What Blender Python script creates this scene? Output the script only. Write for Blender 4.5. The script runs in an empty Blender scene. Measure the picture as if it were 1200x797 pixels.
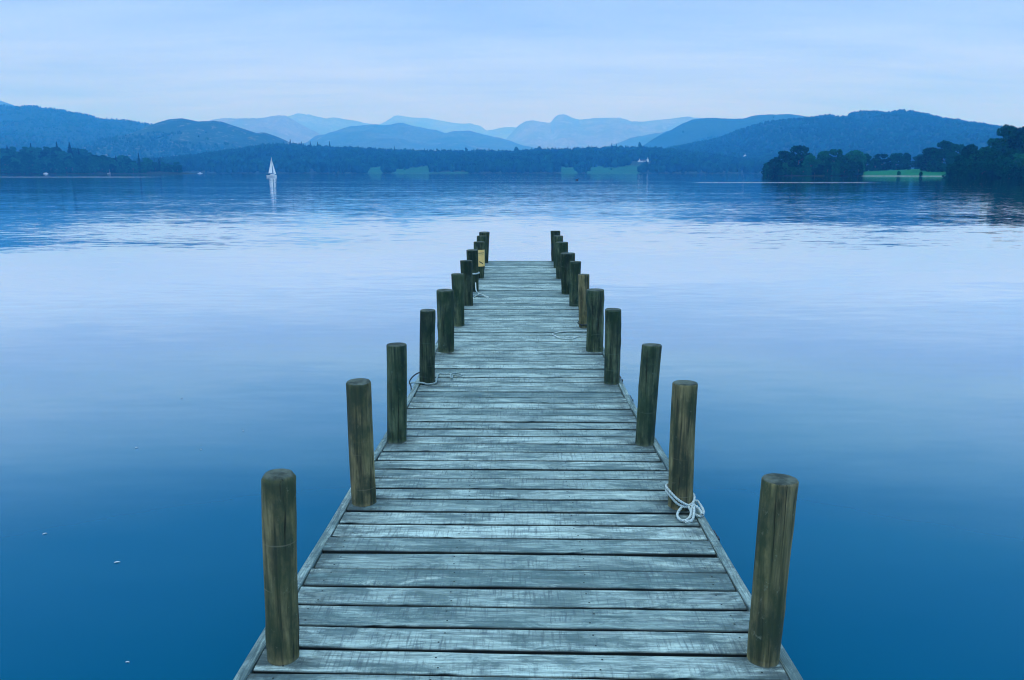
import bpy, math, random
import numpy as np
from mathutils import Vector, Matrix

random.seed(7)
RNG = np.random.default_rng(7)
S = bpy.context.scene
COL = S.collection
R = math.radians

# ------------------------------------------------------------------ camera
F, CX, CY, HORIZON = 950.0, 600.0, 398.5, 201.5      # photograph pixels (1200 x 797)
PITCH = math.atan((CY - HORIZON) / F)
YAW = math.atan(8.5 / F * math.cos(PITCH))
EYE, DECK = 2.4, 0.7                                 # heights above the lake
CAMROT = Matrix.Rotation(YAW, 3, 'Z') @ Matrix.Rotation(math.pi / 2 - PITCH, 3, 'X')


def ray(x, y):
    return CAMROT @ Vector(((x - CX) / F, -(y - CY) / F, -1.0))


def on_plane(x, y, z):
    """point of the level plane z that lies in the direction of a picture point"""
    d = ray(x, y)
    t = (z - EYE) / d.z
    return Vector((d.x * t, d.y * t, z))


def at_depth(x, y, Y):
    d = ray(x, y)
    t = Y / d.y
    return Vector((d.x * t, Y, EYE + d.z * t))


cam_data = bpy.data.cameras.new('camera')
cam = bpy.data.objects.new('camera', cam_data)
COL.objects.link(cam)
cam_data.sensor_width = 36.0
cam_data.lens = 36.0 * F / 1200.0
cam_data.clip_start, cam_data.clip_end = 0.05, 80000.0
cam.matrix_world = Matrix.Translation((0, 0, EYE)) @ CAMROT.to_4x4()
S.camera = cam


# ------------------------------------------------------------------ helpers
def tag(o, label=None, cat=None, group=None, kind=None):
    if label: o['label'] = label
    if cat: o['category'] = cat
    if group: o['group'] = group
    if kind: o['kind'] = kind
    return o


def mesh_obj(name, verts, faces, mat, parent=None, smooth=False):
    me = bpy.data.meshes.new(name)
    me.from_pydata([tuple(v) for v in verts], [], faces)
    if mat: me.materials.append(mat)
    if smooth:
        me.polygons.foreach_set('use_smooth', [True] * len(me.polygons))
    me.update()
    o = bpy.data.objects.new(name, me)
    COL.objects.link(o)
    if parent: o.parent = parent
    return o


def np_mesh(name, V, Fc, mat, smooth=False):
    """fast mesh from arrays; Fc is (n,k) with a constant k"""
    me = bpy.data.meshes.new(name)
    n, k = Fc.shape
    me.vertices.add(len(V)); me.vertices.foreach_set('co', np.ascontiguousarray(V, np.float32).ravel())
    me.loops.add(n * k); me.loops.foreach_set('vertex_index', np.ascontiguousarray(Fc, np.int32).ravel())
    me.polygons.add(n)
    me.polygons.foreach_set('loop_start', np.arange(0, n * k, k, dtype=np.int32))
    me.polygons.foreach_set('loop_total', np.full(n, k, np.int32))
    if smooth: me.polygons.foreach_set('use_smooth', np.ones(n, bool))
    me.update(calc_edges=True)
    if mat: me.materials.append(mat)
    return me


def link(name, me, parent=None):
    o = bpy.data.objects.new(name, me)
    COL.objects.link(o)
    if parent: o.parent = parent
    return o


def empty(name, loc=(0, 0, 0)):
    o = bpy.data.objects.new(name, None)
    o.location = loc
    COL.objects.link(o)
    return o


def copy_tree(root):
    c = root.copy(); COL.objects.link(c)
    for k in ('label', 'group', 'category'):
        pass
    for ch in root.children:
        d = ch.copy(); COL.objects.link(d); d.parent = c
        for g in ch.children:
            e = g.copy(); COL.objects.link(e); e.parent = d
    return c


class Build:
    """collects boxes and prisms into one mesh"""
    def __init__(self): self.v, self.f = [], []

    def add(self, verts, faces):
        b = len(self.v)
        self.v += [Vector(v) for v in verts]
        self.f += [tuple(b + i for i in f) for f in faces]

    def box(self, lo, hi):
        x0, y0, z0 = lo; x1, y1, z1 = hi
        self.add([(x0, y0, z0), (x1, y0, z0), (x1, y1, z0), (x0, y1, z0), (x0, y0, z1), (x1, y0, z1), (x1, y1, z1), (x0, y1, z1)],
                 [(0, 3, 2, 1), (4, 5, 6, 7), (0, 1, 5, 4), (1, 2, 6, 5), (2, 3, 7, 6), (3, 0, 4, 7)])

    def make(self, name, mat, parent=None, smooth=False):
        return mesh_obj(name, self.v, self.f, mat, parent, smooth)


def catmull(pts, n=8):
    P = [Vector(p) for p in pts]
    P = [2 * P[0] - P[1]] + P + [2 * P[-1] - P[-2]]
    out = []
    for i in range(1, len(P) - 2):
        for j in range(n):
            t = j / n
            a, b, c, d = P[i - 1], P[i], P[i + 1], P[i + 2]
            out.append(0.5 * ((2 * b) + (c - a) * t + (2 * a - 5 * b + 4 * c - d) * t * t + (3 * b - a - 3 * c + d) * t ** 3))
    out.append(P[-2])
    return out


def resample(pts, step):
    out, acc = [pts[0]], 0.0
    for a, b in zip(pts, pts[1:]):
        L = (b - a).length
        while acc + L >= step and L > 1e-9:
            t = (step - acc) / L
            a = a.lerp(b, t); out.append(a.copy()); L = (b - a).length; acc = 0.0
        acc += L
    return out


def rope_mesh(pts, r, strands=3, lay=6.5):
    """a laid rope: three twisted strands following a smooth line"""
    line = resample(catmull(pts, 14), r * 0.55)
    V, Fc = [], []
    up = Vector((0, 0, 1))
    frames, prev = [], None
    for i, p in enumerate(line):
        t = (line[min(i + 1, len(line) - 1)] - line[max(i - 1, 0)]).normalized()
        s = prev if prev is not None else (t.cross(up) if abs(t.z) < .95 else t.cross(Vector((1, 0, 0))))
        s = (s - t * s.dot(t)).normalized(); prev = s
        frames.append((p, s, t.cross(s)))
    sr, off, k = r * .56, r * .5, 6
    for st in range(strands):
        base = len(V)
        for i, (p, a, b) in enumerate(frames):
            ph = 2 * math.pi * (st / strands + i * .55 / lay)
            c = p + (a * math.cos(ph) + b * math.sin(ph)) * off
            for q in range(k):
                an = 2 * math.pi * q / k
                V.append(c + (a * math.cos(an) + b * math.sin(an)) * sr)
        for i in range(len(frames) - 1):
            for q in range(k):
                i0 = base + i * k
                Fc.append((i0 + q, i0 + (q + 1) % k, i0 + k + (q + 1) % k, i0 + k + q))
    return V, Fc


# value noise on arrays
_LAT = np.random.default_rng(99).random((256, 256))


def vnoise(x, y):
    xi, yi = np.floor(x).astype(int), np.floor(y).astype(int)
    fx, fy = x - xi, y - yi
    fx, fy = fx * fx * (3 - 2 * fx), fy * fy * (3 - 2 * fy)
    g = lambda a, b: _LAT[a % 256, b % 256]
    return (g(xi, yi) * (1 - fx) + g(xi + 1, yi) * fx) * (1 - fy) + (g(xi, yi + 1) * (1 - fx) + g(xi + 1, yi + 1) * fx) * fy


def fbm(x, y, oct=5):
    s, a, n = 0, .5, 0
    for k in range(oct):
        s = s + a * (vnoise(x * 2 ** k + 17.3 * k, y * 2 ** k + 9.1 * k) - .5); n += a; a *= .52
    return s / n * 2


# ------------------------------------------------------------------ materials
def new_mat(name):
    m = bpy.data.materials.new(name); m.use_nodes = True
    nt = m.node_tree; nt.nodes.clear()
    out = nt.nodes.new('ShaderNodeOutputMaterial')
    return m, nt, out


class N:
    """tiny node-graph helper"""
    def __init__(self, nt): self.nt = nt

    def node(self, t, **kw):
        n = self.nt.nodes.new(t)
        for k, v in kw.items():
            if k.startswith('_'): setattr(n, k[1:], v)
            else: self.set(n.inputs[k.replace('__', ' ')], v)
        return n

    def set(self, sock, v):
        if isinstance(v, bpy.types.NodeSocket): self.nt.links.new(v, sock)
        elif isinstance(v, bpy.types.Node): self.nt.links.new(v.outputs[0], sock)
        else: sock.default_value = v

    def math(self, op, a, b=None, c=None, clamp=False):
        n = self.nt.nodes.new('ShaderNodeMath'); n.operation = op; n.use_clamp = clamp
        for i, v in enumerate((a, b, c)):
            if v is not None: self.set(n.inputs[i], v)
        return n.outputs[0]

    def vmath(self, op, a, b=None):
        n = self.nt.nodes.new('ShaderNodeVectorMath'); n.operation = op
        self.set(n.inputs[0], a)
        if b is not None: self.set(n.inputs[1], b)
        return n.outputs[0]

    def mapping(self, vec, scale=(1, 1, 1), loc=(0, 0, 0), rot=(0, 0, 0)):
        n = self.nt.nodes.new('ShaderNodeMapping')
        self.set(n.inputs['Vector'], vec)
        n.inputs['Scale'].default_value = scale; n.inputs['Location'].default_value = loc; n.inputs['Rotation'].default_value = rot
        return n.outputs[0]

    def noise(self, vec, scale, detail=4, rough=.55, dist=0, color=False):
        n = self.nt.nodes.new('ShaderNodeTexNoise')
        self.set(n.inputs['Vector'], vec)
        n.inputs['Scale'].default_value = scale; n.inputs['Detail'].default_value = detail
        n.inputs['Roughness'].default_value = rough; n.inputs['Distortion'].default_value = dist
        return n.outputs['Color' if color else 'Fac']

    def ramp(self, fac, stops, interp='LINEAR'):
        n = self.nt.nodes.new('ShaderNodeValToRGB'); cr = n.color_ramp; cr.interpolation = interp
        self.set(n.inputs[0], fac)
        while len(cr.elements) < len(stops): cr.elements.new(.5)
        for e, (p, c) in zip(cr.elements, stops):
            e.position = p
            e.color = (c, c, c, 1) if isinstance(c, (int, float)) else (*c, 1)
        return n.outputs[0]

    def mix(self, fac, a, b, mode='MIX'):
        n = self.nt.nodes.new('ShaderNodeMix'); n.data_type = 'RGBA'; n.blend_type = mode
        self.set(n.inputs[0], fac)
        for s, v in ((n.inputs[6], a), (n.inputs[7], b)):
            self.set(s, (*v, 1) if isinstance(v, tuple) and len(v) == 3 else v)
        return n.outputs[2]

    def bump(self, h, strength=.3, dist=.01, normal=None):
        n = self.nt.nodes.new('ShaderNodeBump')
        n.inputs['Strength'].default_value = strength; n.inputs['Distance'].default_value = dist
        self.set(n.inputs['Height'], h)
        if normal is not None: self.set(n.inputs['Normal'], normal)
        return n.outputs[0]

    def bsdf(self, out, color, rough=.8, normal=None, spec=.3, metallic=0):
        n = self.nt.nodes.new('ShaderNodeBsdfPrincipled')
        self.set(n.inputs['Base Color'], (*color, 1) if isinstance(color, tuple) and len(color) == 3 else color)
        self.set(n.inputs['Roughness'], rough); self.set(n.inputs['Metallic'], metallic)
        n.inputs['Specular IOR Level'].default_value = spec
        if normal is not None: self.set(n.inputs['Normal'], normal)
        self.nt.links.new(n.outputs[0], out.inputs[0])
        return n


def mat_deck():
    m, nt, out = new_mat('weathered_planks'); g = N(nt)
    uv = g.node('ShaderNodeUVMap').outputs[0]                 # metres along / across each plank, shifted plank by plank
    at = g.node('ShaderNodeAttribute', _attribute_name='plank').outputs['Fac']
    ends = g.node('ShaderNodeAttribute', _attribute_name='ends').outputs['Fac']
    side = g.node('ShaderNodeAttribute', _attribute_name='gap_shade_screws').outputs['Fac']            # gap shade painted on the plank sides; also darkens screw heads
    warp = g.noise(g.mapping(uv, (1.7, 6, 1)), 1.0, 3, .5, color=True)
    wuv = g.vmath('ADD', uv, g.vmath('MULTIPLY', g.vmath('SUBTRACT', warp, (.5, .5, .5)), (.12, .05, 0)))
    rings = g.noise(g.mapping(wuv, (2.2, 62, 1)), 1.0, 6, .7)
    grain = g.noise(g.mapping(wuv, (9, 170, 1)), 1.0, 3, .7)
    patch = g.noise(g.mapping(uv, (3.2, 9, 1)), 1.0, 8, .74, .5)
    patch2 = g.noise(g.mapping(uv, (1.1, 16, 1), (5, 3, 0)), 1.0, 8, .72, .3)
    speck = g.noise(g.mapping(uv, (34, 75, 1)), 1.0, 3, .7)
    saw = g.noise(g.mapping(uv, (85, 7, 1), rot=(0, 0, .12)), 1.0, 4, .65)      # cross scuffs left by the saw and by feet
    sawm = g.noise(g.mapping(uv, (2.6, 8, 1), (9, 1, 0)), 1.0, 3, .6)
    vor = g.node('ShaderNodeTexVoronoi', _feature='F1', Vector=g.mapping(wuv, (2.1, 7.2, 1)), Scale=1.0).outputs['Distance']
    base = g.mix(at, (.10, .18, .172), (.50, .63, .555))
    c = g.mix(g.math('MULTIPLY', g.ramp(rings, [(.40, 1), (.56, 0)]), .62), base, (.075, .105, .11))
    c = g.mix(g.math('MULTIPLY', g.ramp(grain, [(.36, 1), (.50, 0)]), .55), c, (.06, .085, .09))
    c = g.mix(g.math('MULTIPLY', g.ramp(grain, [(.56, 0), (.68, 1)]), .45), c, (.62, .73, .62))
    c = g.mix(g.math('MULTIPLY', g.ramp(patch, [(.49, 0), (.57, 1)]), .64), c, (.050, .098, .10))
    c = g.mix(g.math('MULTIPLY', g.ramp(patch2, [(.52, 0), (.58, 1)]), .55), c, (.055, .10, .10))
    c = g.mix(g.math('MULTIPLY', g.ramp(patch, [(.34, 1), (.42, 0)]), .5), c, (.59, .71, .60))
    c = g.mix(g.math('MULTIPLY', g.ramp(speck, [(.60, 0), (.70, 1)]), .5), c, (.06, .09, .095))
    c = g.mix(g.math('MULTIPLY', g.math('MULTIPLY', g.ramp(saw, [(.50, 0), (.64, 1)]), g.ramp(sawm, [(.38, 0), (.56, 1)])), .65), c, (.06, .09, .10))
    c = g.mix(g.math('MULTIPLY', g.ramp(vor, [(.0, 1), (.035, .8), (.075, 0)]), .85), c, (.04, .06, .065))
    c = g.mix(g.math('MULTIPLY', g.ramp(vor, [(.07, 0), (.10, .8), (.15, 0)]), .15), c, (.62, .68, .64))
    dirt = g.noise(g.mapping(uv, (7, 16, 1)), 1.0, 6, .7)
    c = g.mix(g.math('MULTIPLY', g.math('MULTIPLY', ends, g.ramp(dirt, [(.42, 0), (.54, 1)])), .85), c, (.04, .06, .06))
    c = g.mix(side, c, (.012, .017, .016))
    h = g.math('ADD', g.math('MULTIPLY', rings, .6), g.math('ADD', g.math('MULTIPLY', grain, .8), g.math('MULTIPLY', saw, .25)))
    g.bsdf(out, c, .75, g.bump(h, .7, .004), .2)
    return m


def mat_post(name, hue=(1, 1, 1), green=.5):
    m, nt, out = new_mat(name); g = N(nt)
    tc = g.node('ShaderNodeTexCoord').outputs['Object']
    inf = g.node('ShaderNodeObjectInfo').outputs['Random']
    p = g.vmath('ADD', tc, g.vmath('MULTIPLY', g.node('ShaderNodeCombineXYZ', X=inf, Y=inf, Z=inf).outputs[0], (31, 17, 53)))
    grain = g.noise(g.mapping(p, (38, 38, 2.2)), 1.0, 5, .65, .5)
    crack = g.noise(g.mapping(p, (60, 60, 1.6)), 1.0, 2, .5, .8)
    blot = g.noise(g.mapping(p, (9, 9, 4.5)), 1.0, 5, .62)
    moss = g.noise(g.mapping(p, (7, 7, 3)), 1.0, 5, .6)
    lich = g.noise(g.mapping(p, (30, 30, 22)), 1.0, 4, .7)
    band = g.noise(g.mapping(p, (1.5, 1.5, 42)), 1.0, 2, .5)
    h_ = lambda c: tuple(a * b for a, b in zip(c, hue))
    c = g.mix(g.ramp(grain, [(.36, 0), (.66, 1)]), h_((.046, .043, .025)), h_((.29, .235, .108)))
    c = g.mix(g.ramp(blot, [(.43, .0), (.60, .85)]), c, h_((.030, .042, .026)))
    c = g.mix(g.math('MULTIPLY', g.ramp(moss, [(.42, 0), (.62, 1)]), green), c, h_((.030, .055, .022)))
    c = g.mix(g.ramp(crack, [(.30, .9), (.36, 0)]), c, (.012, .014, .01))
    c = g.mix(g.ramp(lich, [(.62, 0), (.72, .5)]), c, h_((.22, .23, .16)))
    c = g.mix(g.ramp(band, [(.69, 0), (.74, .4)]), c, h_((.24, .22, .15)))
    geo = g.node('ShaderNodeNewGeometry')
    nz = g.node('ShaderNodeSeparateXYZ', Vector=geo.outputs['Normal']).outputs[2]
    # weathered end grain on the sawn top
    sep = g.node('ShaderNodeSeparateXYZ', Vector=tc)
    end = g.mix(g.noise(g.mapping(p, (40, 40, 40)), 1.0, 4, .6), (.03, .042, .034), (.13, .155, .12))
    end = g.mix(g.ramp(g.noise(g.mapping(p, (14, 14, 2)), 1.0, 4, .6), [(.45, 0), (.6, .8)]), end, (.02, .03, .025))
    c = g.mix(g.ramp(nz, [(.55, 0), (.8, 1)]), c, end)
    h = g.math('ADD', g.math('MULTIPLY', grain, 1.0), g.math('ADD', g.math('MULTIPLY', blot, .5), g.ramp(crack, [(.30, 0), (.36, .5)])))
    g.bsdf(out, c, .85, g.bump(h, .7, .006), .2)
    return m


def mat_plain(name, color, rough=.7, var=.15, scale=6, spec=.3):
    m, nt, out = new_mat(name); g = N(nt)
    tc = g.node('ShaderNodeTexCoord').outputs['Object']
    n = g.noise(tc, scale, 5, .6)
    a = tuple(v * (1 - var) for v in color); b = tuple(min(1, v * (1 + var)) for v in color)
    g.bsdf(out, g.mix(g.ramp(n, [(.3, 0), (.7, 1)]), a, b), rough, g.bump(n, .2, .003), spec)
    return m


def mat_rope(lo=(.32, .38, .36), hi=(.58, .66, .61)):
    m, nt, out = new_mat('pale_rope'); g = N(nt)
    tc = g.node('ShaderNodeTexCoord').outputs['Object']
    n = g.noise(tc, 70, 4, .6); n2 = g.noise(tc, 420, 3, .6)
    c = g.mix(g.ramp(n, [(.3, 0), (.7, 1)]), lo, hi)
    g.bsdf(out, c, .85, g.bump(n2, .5, .002), .2)
    return m


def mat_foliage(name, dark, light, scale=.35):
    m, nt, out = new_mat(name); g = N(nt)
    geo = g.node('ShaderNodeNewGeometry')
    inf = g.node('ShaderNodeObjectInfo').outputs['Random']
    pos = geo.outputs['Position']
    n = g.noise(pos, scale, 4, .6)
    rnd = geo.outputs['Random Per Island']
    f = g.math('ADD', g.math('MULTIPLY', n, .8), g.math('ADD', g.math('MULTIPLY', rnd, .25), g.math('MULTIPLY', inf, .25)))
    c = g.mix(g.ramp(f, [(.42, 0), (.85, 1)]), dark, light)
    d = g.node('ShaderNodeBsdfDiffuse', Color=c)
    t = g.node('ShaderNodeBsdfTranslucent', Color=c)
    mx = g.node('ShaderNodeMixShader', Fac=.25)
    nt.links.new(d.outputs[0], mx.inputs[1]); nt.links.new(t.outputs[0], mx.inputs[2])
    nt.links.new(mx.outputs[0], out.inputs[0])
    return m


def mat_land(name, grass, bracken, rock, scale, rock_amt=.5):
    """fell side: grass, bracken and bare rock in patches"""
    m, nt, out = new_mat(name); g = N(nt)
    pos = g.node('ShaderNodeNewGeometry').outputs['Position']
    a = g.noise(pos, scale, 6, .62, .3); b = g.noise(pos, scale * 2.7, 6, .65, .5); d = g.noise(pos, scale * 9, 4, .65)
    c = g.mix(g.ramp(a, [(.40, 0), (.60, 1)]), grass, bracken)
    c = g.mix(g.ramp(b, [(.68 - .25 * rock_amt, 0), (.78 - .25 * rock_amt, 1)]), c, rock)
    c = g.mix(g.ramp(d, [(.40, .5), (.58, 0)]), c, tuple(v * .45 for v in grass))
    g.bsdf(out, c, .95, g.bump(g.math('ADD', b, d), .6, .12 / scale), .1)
    return m


def mat_shore():
    """lakeside ground: pale shingle at the waterline, mown grass or leaf litter above it"""
    m, nt, out = new_mat('lakeside_ground'); g = N(nt)
    pos = g.node('ShaderNodeNewGeometry').outputs['Position']
    z = g.node('ShaderNodeSeparateXYZ', Vector=pos).outputs[2]
    lawn = g.node('ShaderNodeAttribute', _attribute_name='lawn').outputs['Fac']
    a = g.noise(pos, .05, 5, .6); b = g.noise(pos, .6, 5, .65)
    grass = g.mix(a, (.003, .095, .034), (.006, .140, .046))
    litter = g.mix(b, (.006, .018, .010), (.014, .030, .016))
    beach = g.node('ShaderNodeAttribute', _attribute_name='beach').outputs['Fac']
    c = g.mix(lawn, litter, grass)
    edge = g.math('ADD', z, g.math('MULTIPLY', g.math('SUBTRACT', b, .5), .25))
    c = g.mix(g.math('MULTIPLY', g.ramp(edge, [(.30, 1), (.42, 0)]), g.node('ShaderNodeAttribute', _attribute_name='beach').outputs['Fac']), c, (.20, .22, .20))
    c = g.mix(g.math('MULTIPLY', g.ramp(edge, [(.02, 1), (.06, 0)]), beach), c, (.10, .10, .09))
    g.bsdf(out, c, .95, g.bump(b, .4, .3), .1)
    return m


def mat_water():
    m, nt, out = new_mat('lake_water'); g = N(nt)
    pos = g.node('ShaderNodeNewGeometry').outputs['Position']
    sep = g.node('ShaderNodeSeparateXYZ', Vector=pos)
    Y = sep.outputs[1]; X = sep.outputs[0]
    sub = lambda n: g.vmath('SUBTRACT', n, (.5, .5, .5))
    # glassy water by the jetty, a light air on the open lake
    wind = g.ramp(g.math('MULTIPLY', Y, 1 / 400), [(.010, .0), (.03, .12), (.05, .28), (.09, .42), (.16, .55), (.5, .5), (1, .5)])
    cats = g.noise(g.mapping(pos, (.004, .018, 1)), 1.0, 4, .6)
    wind = g.math('MULTIPLY', wind, g.math('ADD', g.math('MULTIPLY', g.ramp(cats, [(.35, 0), (.65, 1)]), .35), .82))
    swell = sub(g.noise(g.mapping(pos, (.10, .42, 1)), 1.0, 3, .5, color=True))
    mid = sub(g.noise(g.mapping(pos, (.7, 2.6, 1)), 1.0, 3, .55, color=True))
    small = sub(g.noise(g.mapping(pos, (1.5, 5.6, 1)), 1.0, 3, .6, color=True))
    broad = sub(g.noise(g.mapping(pos, (.022, .11, 1)), 1.0, 3, .5, color=True))
    calm = g.vmath('ADD', g.vmath('ADD', g.vmath('MULTIPLY', broad, (.010, .030, 0)), g.vmath('MULTIPLY', swell, (.007, .018, 0))), g.vmath('ADD', g.vmath('MULTIPLY', mid, (.006, .016, 0)), g.vmath('MULTIPLY', small, (.004, .010, 0))))
    def vscale(v, f):
        n = nt.nodes.new('ShaderNodeVectorMath'); n.operation = 'SCALE'
        nt.links.new(v, n.inputs[0]); g.set(n.inputs['Scale'], f); return n.outputs[0]
    rough_sea = g.vmath('ADD', g.vmath('MULTIPLY', mid, (.02, .075, 0)), g.vmath('MULTIPLY', small, (.04, .135, 0)))
    slope = g.vmath('ADD', calm, vscale(rough_sea, wind))
    # two narrow breeze lines, ruffled by gusts
    def line(y0, half, x0, x1):
        wob = g.math('MULTIPLY', g.math('SUBTRACT', g.noise(g.mapping(pos, (.02, 0, 0)), 1.0, 2, .5), .5), half * .8)
        d = g.math('ABSOLUTE', g.math('SUBTRACT', g.math('ADD', Y, wob), y0))
        a = g.ramp(g.math('DIVIDE', d, half), [(.6, 1), (1, 0)])
        sx = abs(x1 - x0) * .12
        b = g.math('SMOOTH_MIN', g.math('DIVIDE', g.math('SUBTRACT', X, x0), sx), g.math('DIVIDE', g.math('SUBTRACT', x1, X), sx), .2)
        return g.math('MULTIPLY', a, g.math('MAXIMUM', g.math('MINIMUM', b, 1.0), 0.0))
    gust = g.math('MAXIMUM', line(392, 17, -330, -165), line(188, 4.5, 38, 82))
    chop = sub(g.noise(g.mapping(pos, (1.1, 3.0, 1)), 1.0, 3, .6, color=True))
    slope = g.vmath('ADD', slope, vscale(g.vmath('ADD', g.vmath('MULTIPLY', chop, (.10, .34, 0)), (0, -.05, 0)), gust))
    nrm = g.vmath('NORMALIZE', g.vmath('ADD', slope, (0, 0, 1)))
    fr = g.node('ShaderNodeFresnel', IOR=1.333, Normal=nrm).outputs[0]
    fac = g.ramp(fr, [(0, 0), (.04, .02), (.12, .18), (.2, .42), (.3, .68), (.45, .92), (.7, .985), (1, 1)])
    body = g.node('ShaderNodeBsdfDiffuse', Color=(.0001, .070, .134, 1))
    gl = g.node('ShaderNodeBsdfGlossy', Color=(.97, .985, 1, 1), Roughness=.03, Normal=nrm)
    mx = g.node('ShaderNodeMixShader', Fac=fac)
    nt.links.new(body.outputs[0], mx.inputs[1]); nt.links.new(gl.outputs[0], mx.inputs[2])
    nt.links.new(mx.outputs[0], out.inputs[0])
    return m


DECKMAT = mat_deck()
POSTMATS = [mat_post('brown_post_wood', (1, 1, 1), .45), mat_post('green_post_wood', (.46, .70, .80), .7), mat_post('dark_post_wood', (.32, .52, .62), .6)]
BEAM = mat_plain('wet_timber', (.06, .07, .055), .8, .4, 9)
EDGE = None
ROPE = mat_rope()
OLDROPE = mat_rope((.20, .27, .26), (.38, .47, .44))
CORD = mat_plain('dark_cord', (.03, .045, .05), .8, .3, 60)
WHITE = mat_plain('white_paint', (.82, .83, .82), .4, .05, 3)
SAIL = mat_plain('sail_cloth', (.82, .83, .80), .7, .04, 1)
NAVY = mat_plain('dark_paint', (.02, .025, .03), .4, .2, 3)
WOODTRIM = mat_plain('varnished_wood', (.16, .08, .03), .4, .3, 8)
ALU = mat_plain('mast_metal', (.35, .36, .37), .4, .1, 5)
SLATE = mat_plain('slate_roof', (.07, .075, .085), .7, .25, 2)
GLASS = mat_plain('window_glass', (.02, .025, .03), .1, .2, 2, .6)
NOTICE = mat_plain('yellow_board', (.92, .56, .18), .5, .08, 30)
INK = mat_plain('black_ink', (.02, .02, .02), .6, .1, 30)
FEATHER = mat_plain('feather', (.50, .54, .56), .8, .05, 30)
PLUMAGE = mat_plain('dark_plumage', (.035, .03, .025), .8, .4, 8)
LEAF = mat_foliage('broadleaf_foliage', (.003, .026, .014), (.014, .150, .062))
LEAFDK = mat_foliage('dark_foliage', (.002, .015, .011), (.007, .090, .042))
NEEDLE = mat_foliage('conifer_needles', (.003, .013, .008), (.009, .032, .016))
WOOD = mat_foliage('distant_wood', (.0008, .007, .006), (.007, .062, .030), .02)
BARK = mat_plain('bark', (.09, .07, .05), .9, .4, 2)
SHOREMAT = mat_shore()


# ------------------------------------------------------------------ the jetty
D0 = on_plane(608.5, 797, DECK).y
_px = [(900, .578), (797, .573), (738, .567), (600, .549), (576, .545), (515, .523), (464, .504), (437, .5015), (380, .487), (340, .465), (306, .438)]
_wy = np.array([on_plane(608.5, y, DECK).y for y, _ in _px]); _ww = np.array([w for _, w in _px]) * (EYE - DECK) / math.cos(PITCH) * math.cos(PITCH)
H_ = EYE - DECK


def half_width(y):
    return float(np.interp(y, _wy, _ww))


END_Y = on_plane(608.5, 305.5, DECK).y
START_Y = -2.5
jetty = empty('jetty', (0, (START_Y + END_Y) / 2, 0))
tag(jetty, 'long narrow wooden jetty of bleached cross planks running out into the lake', 'jetty')
JO = Vector((0, (START_Y + END_Y) / 2, 0))

EB_T = .042                                             # top of the edge boards


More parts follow.
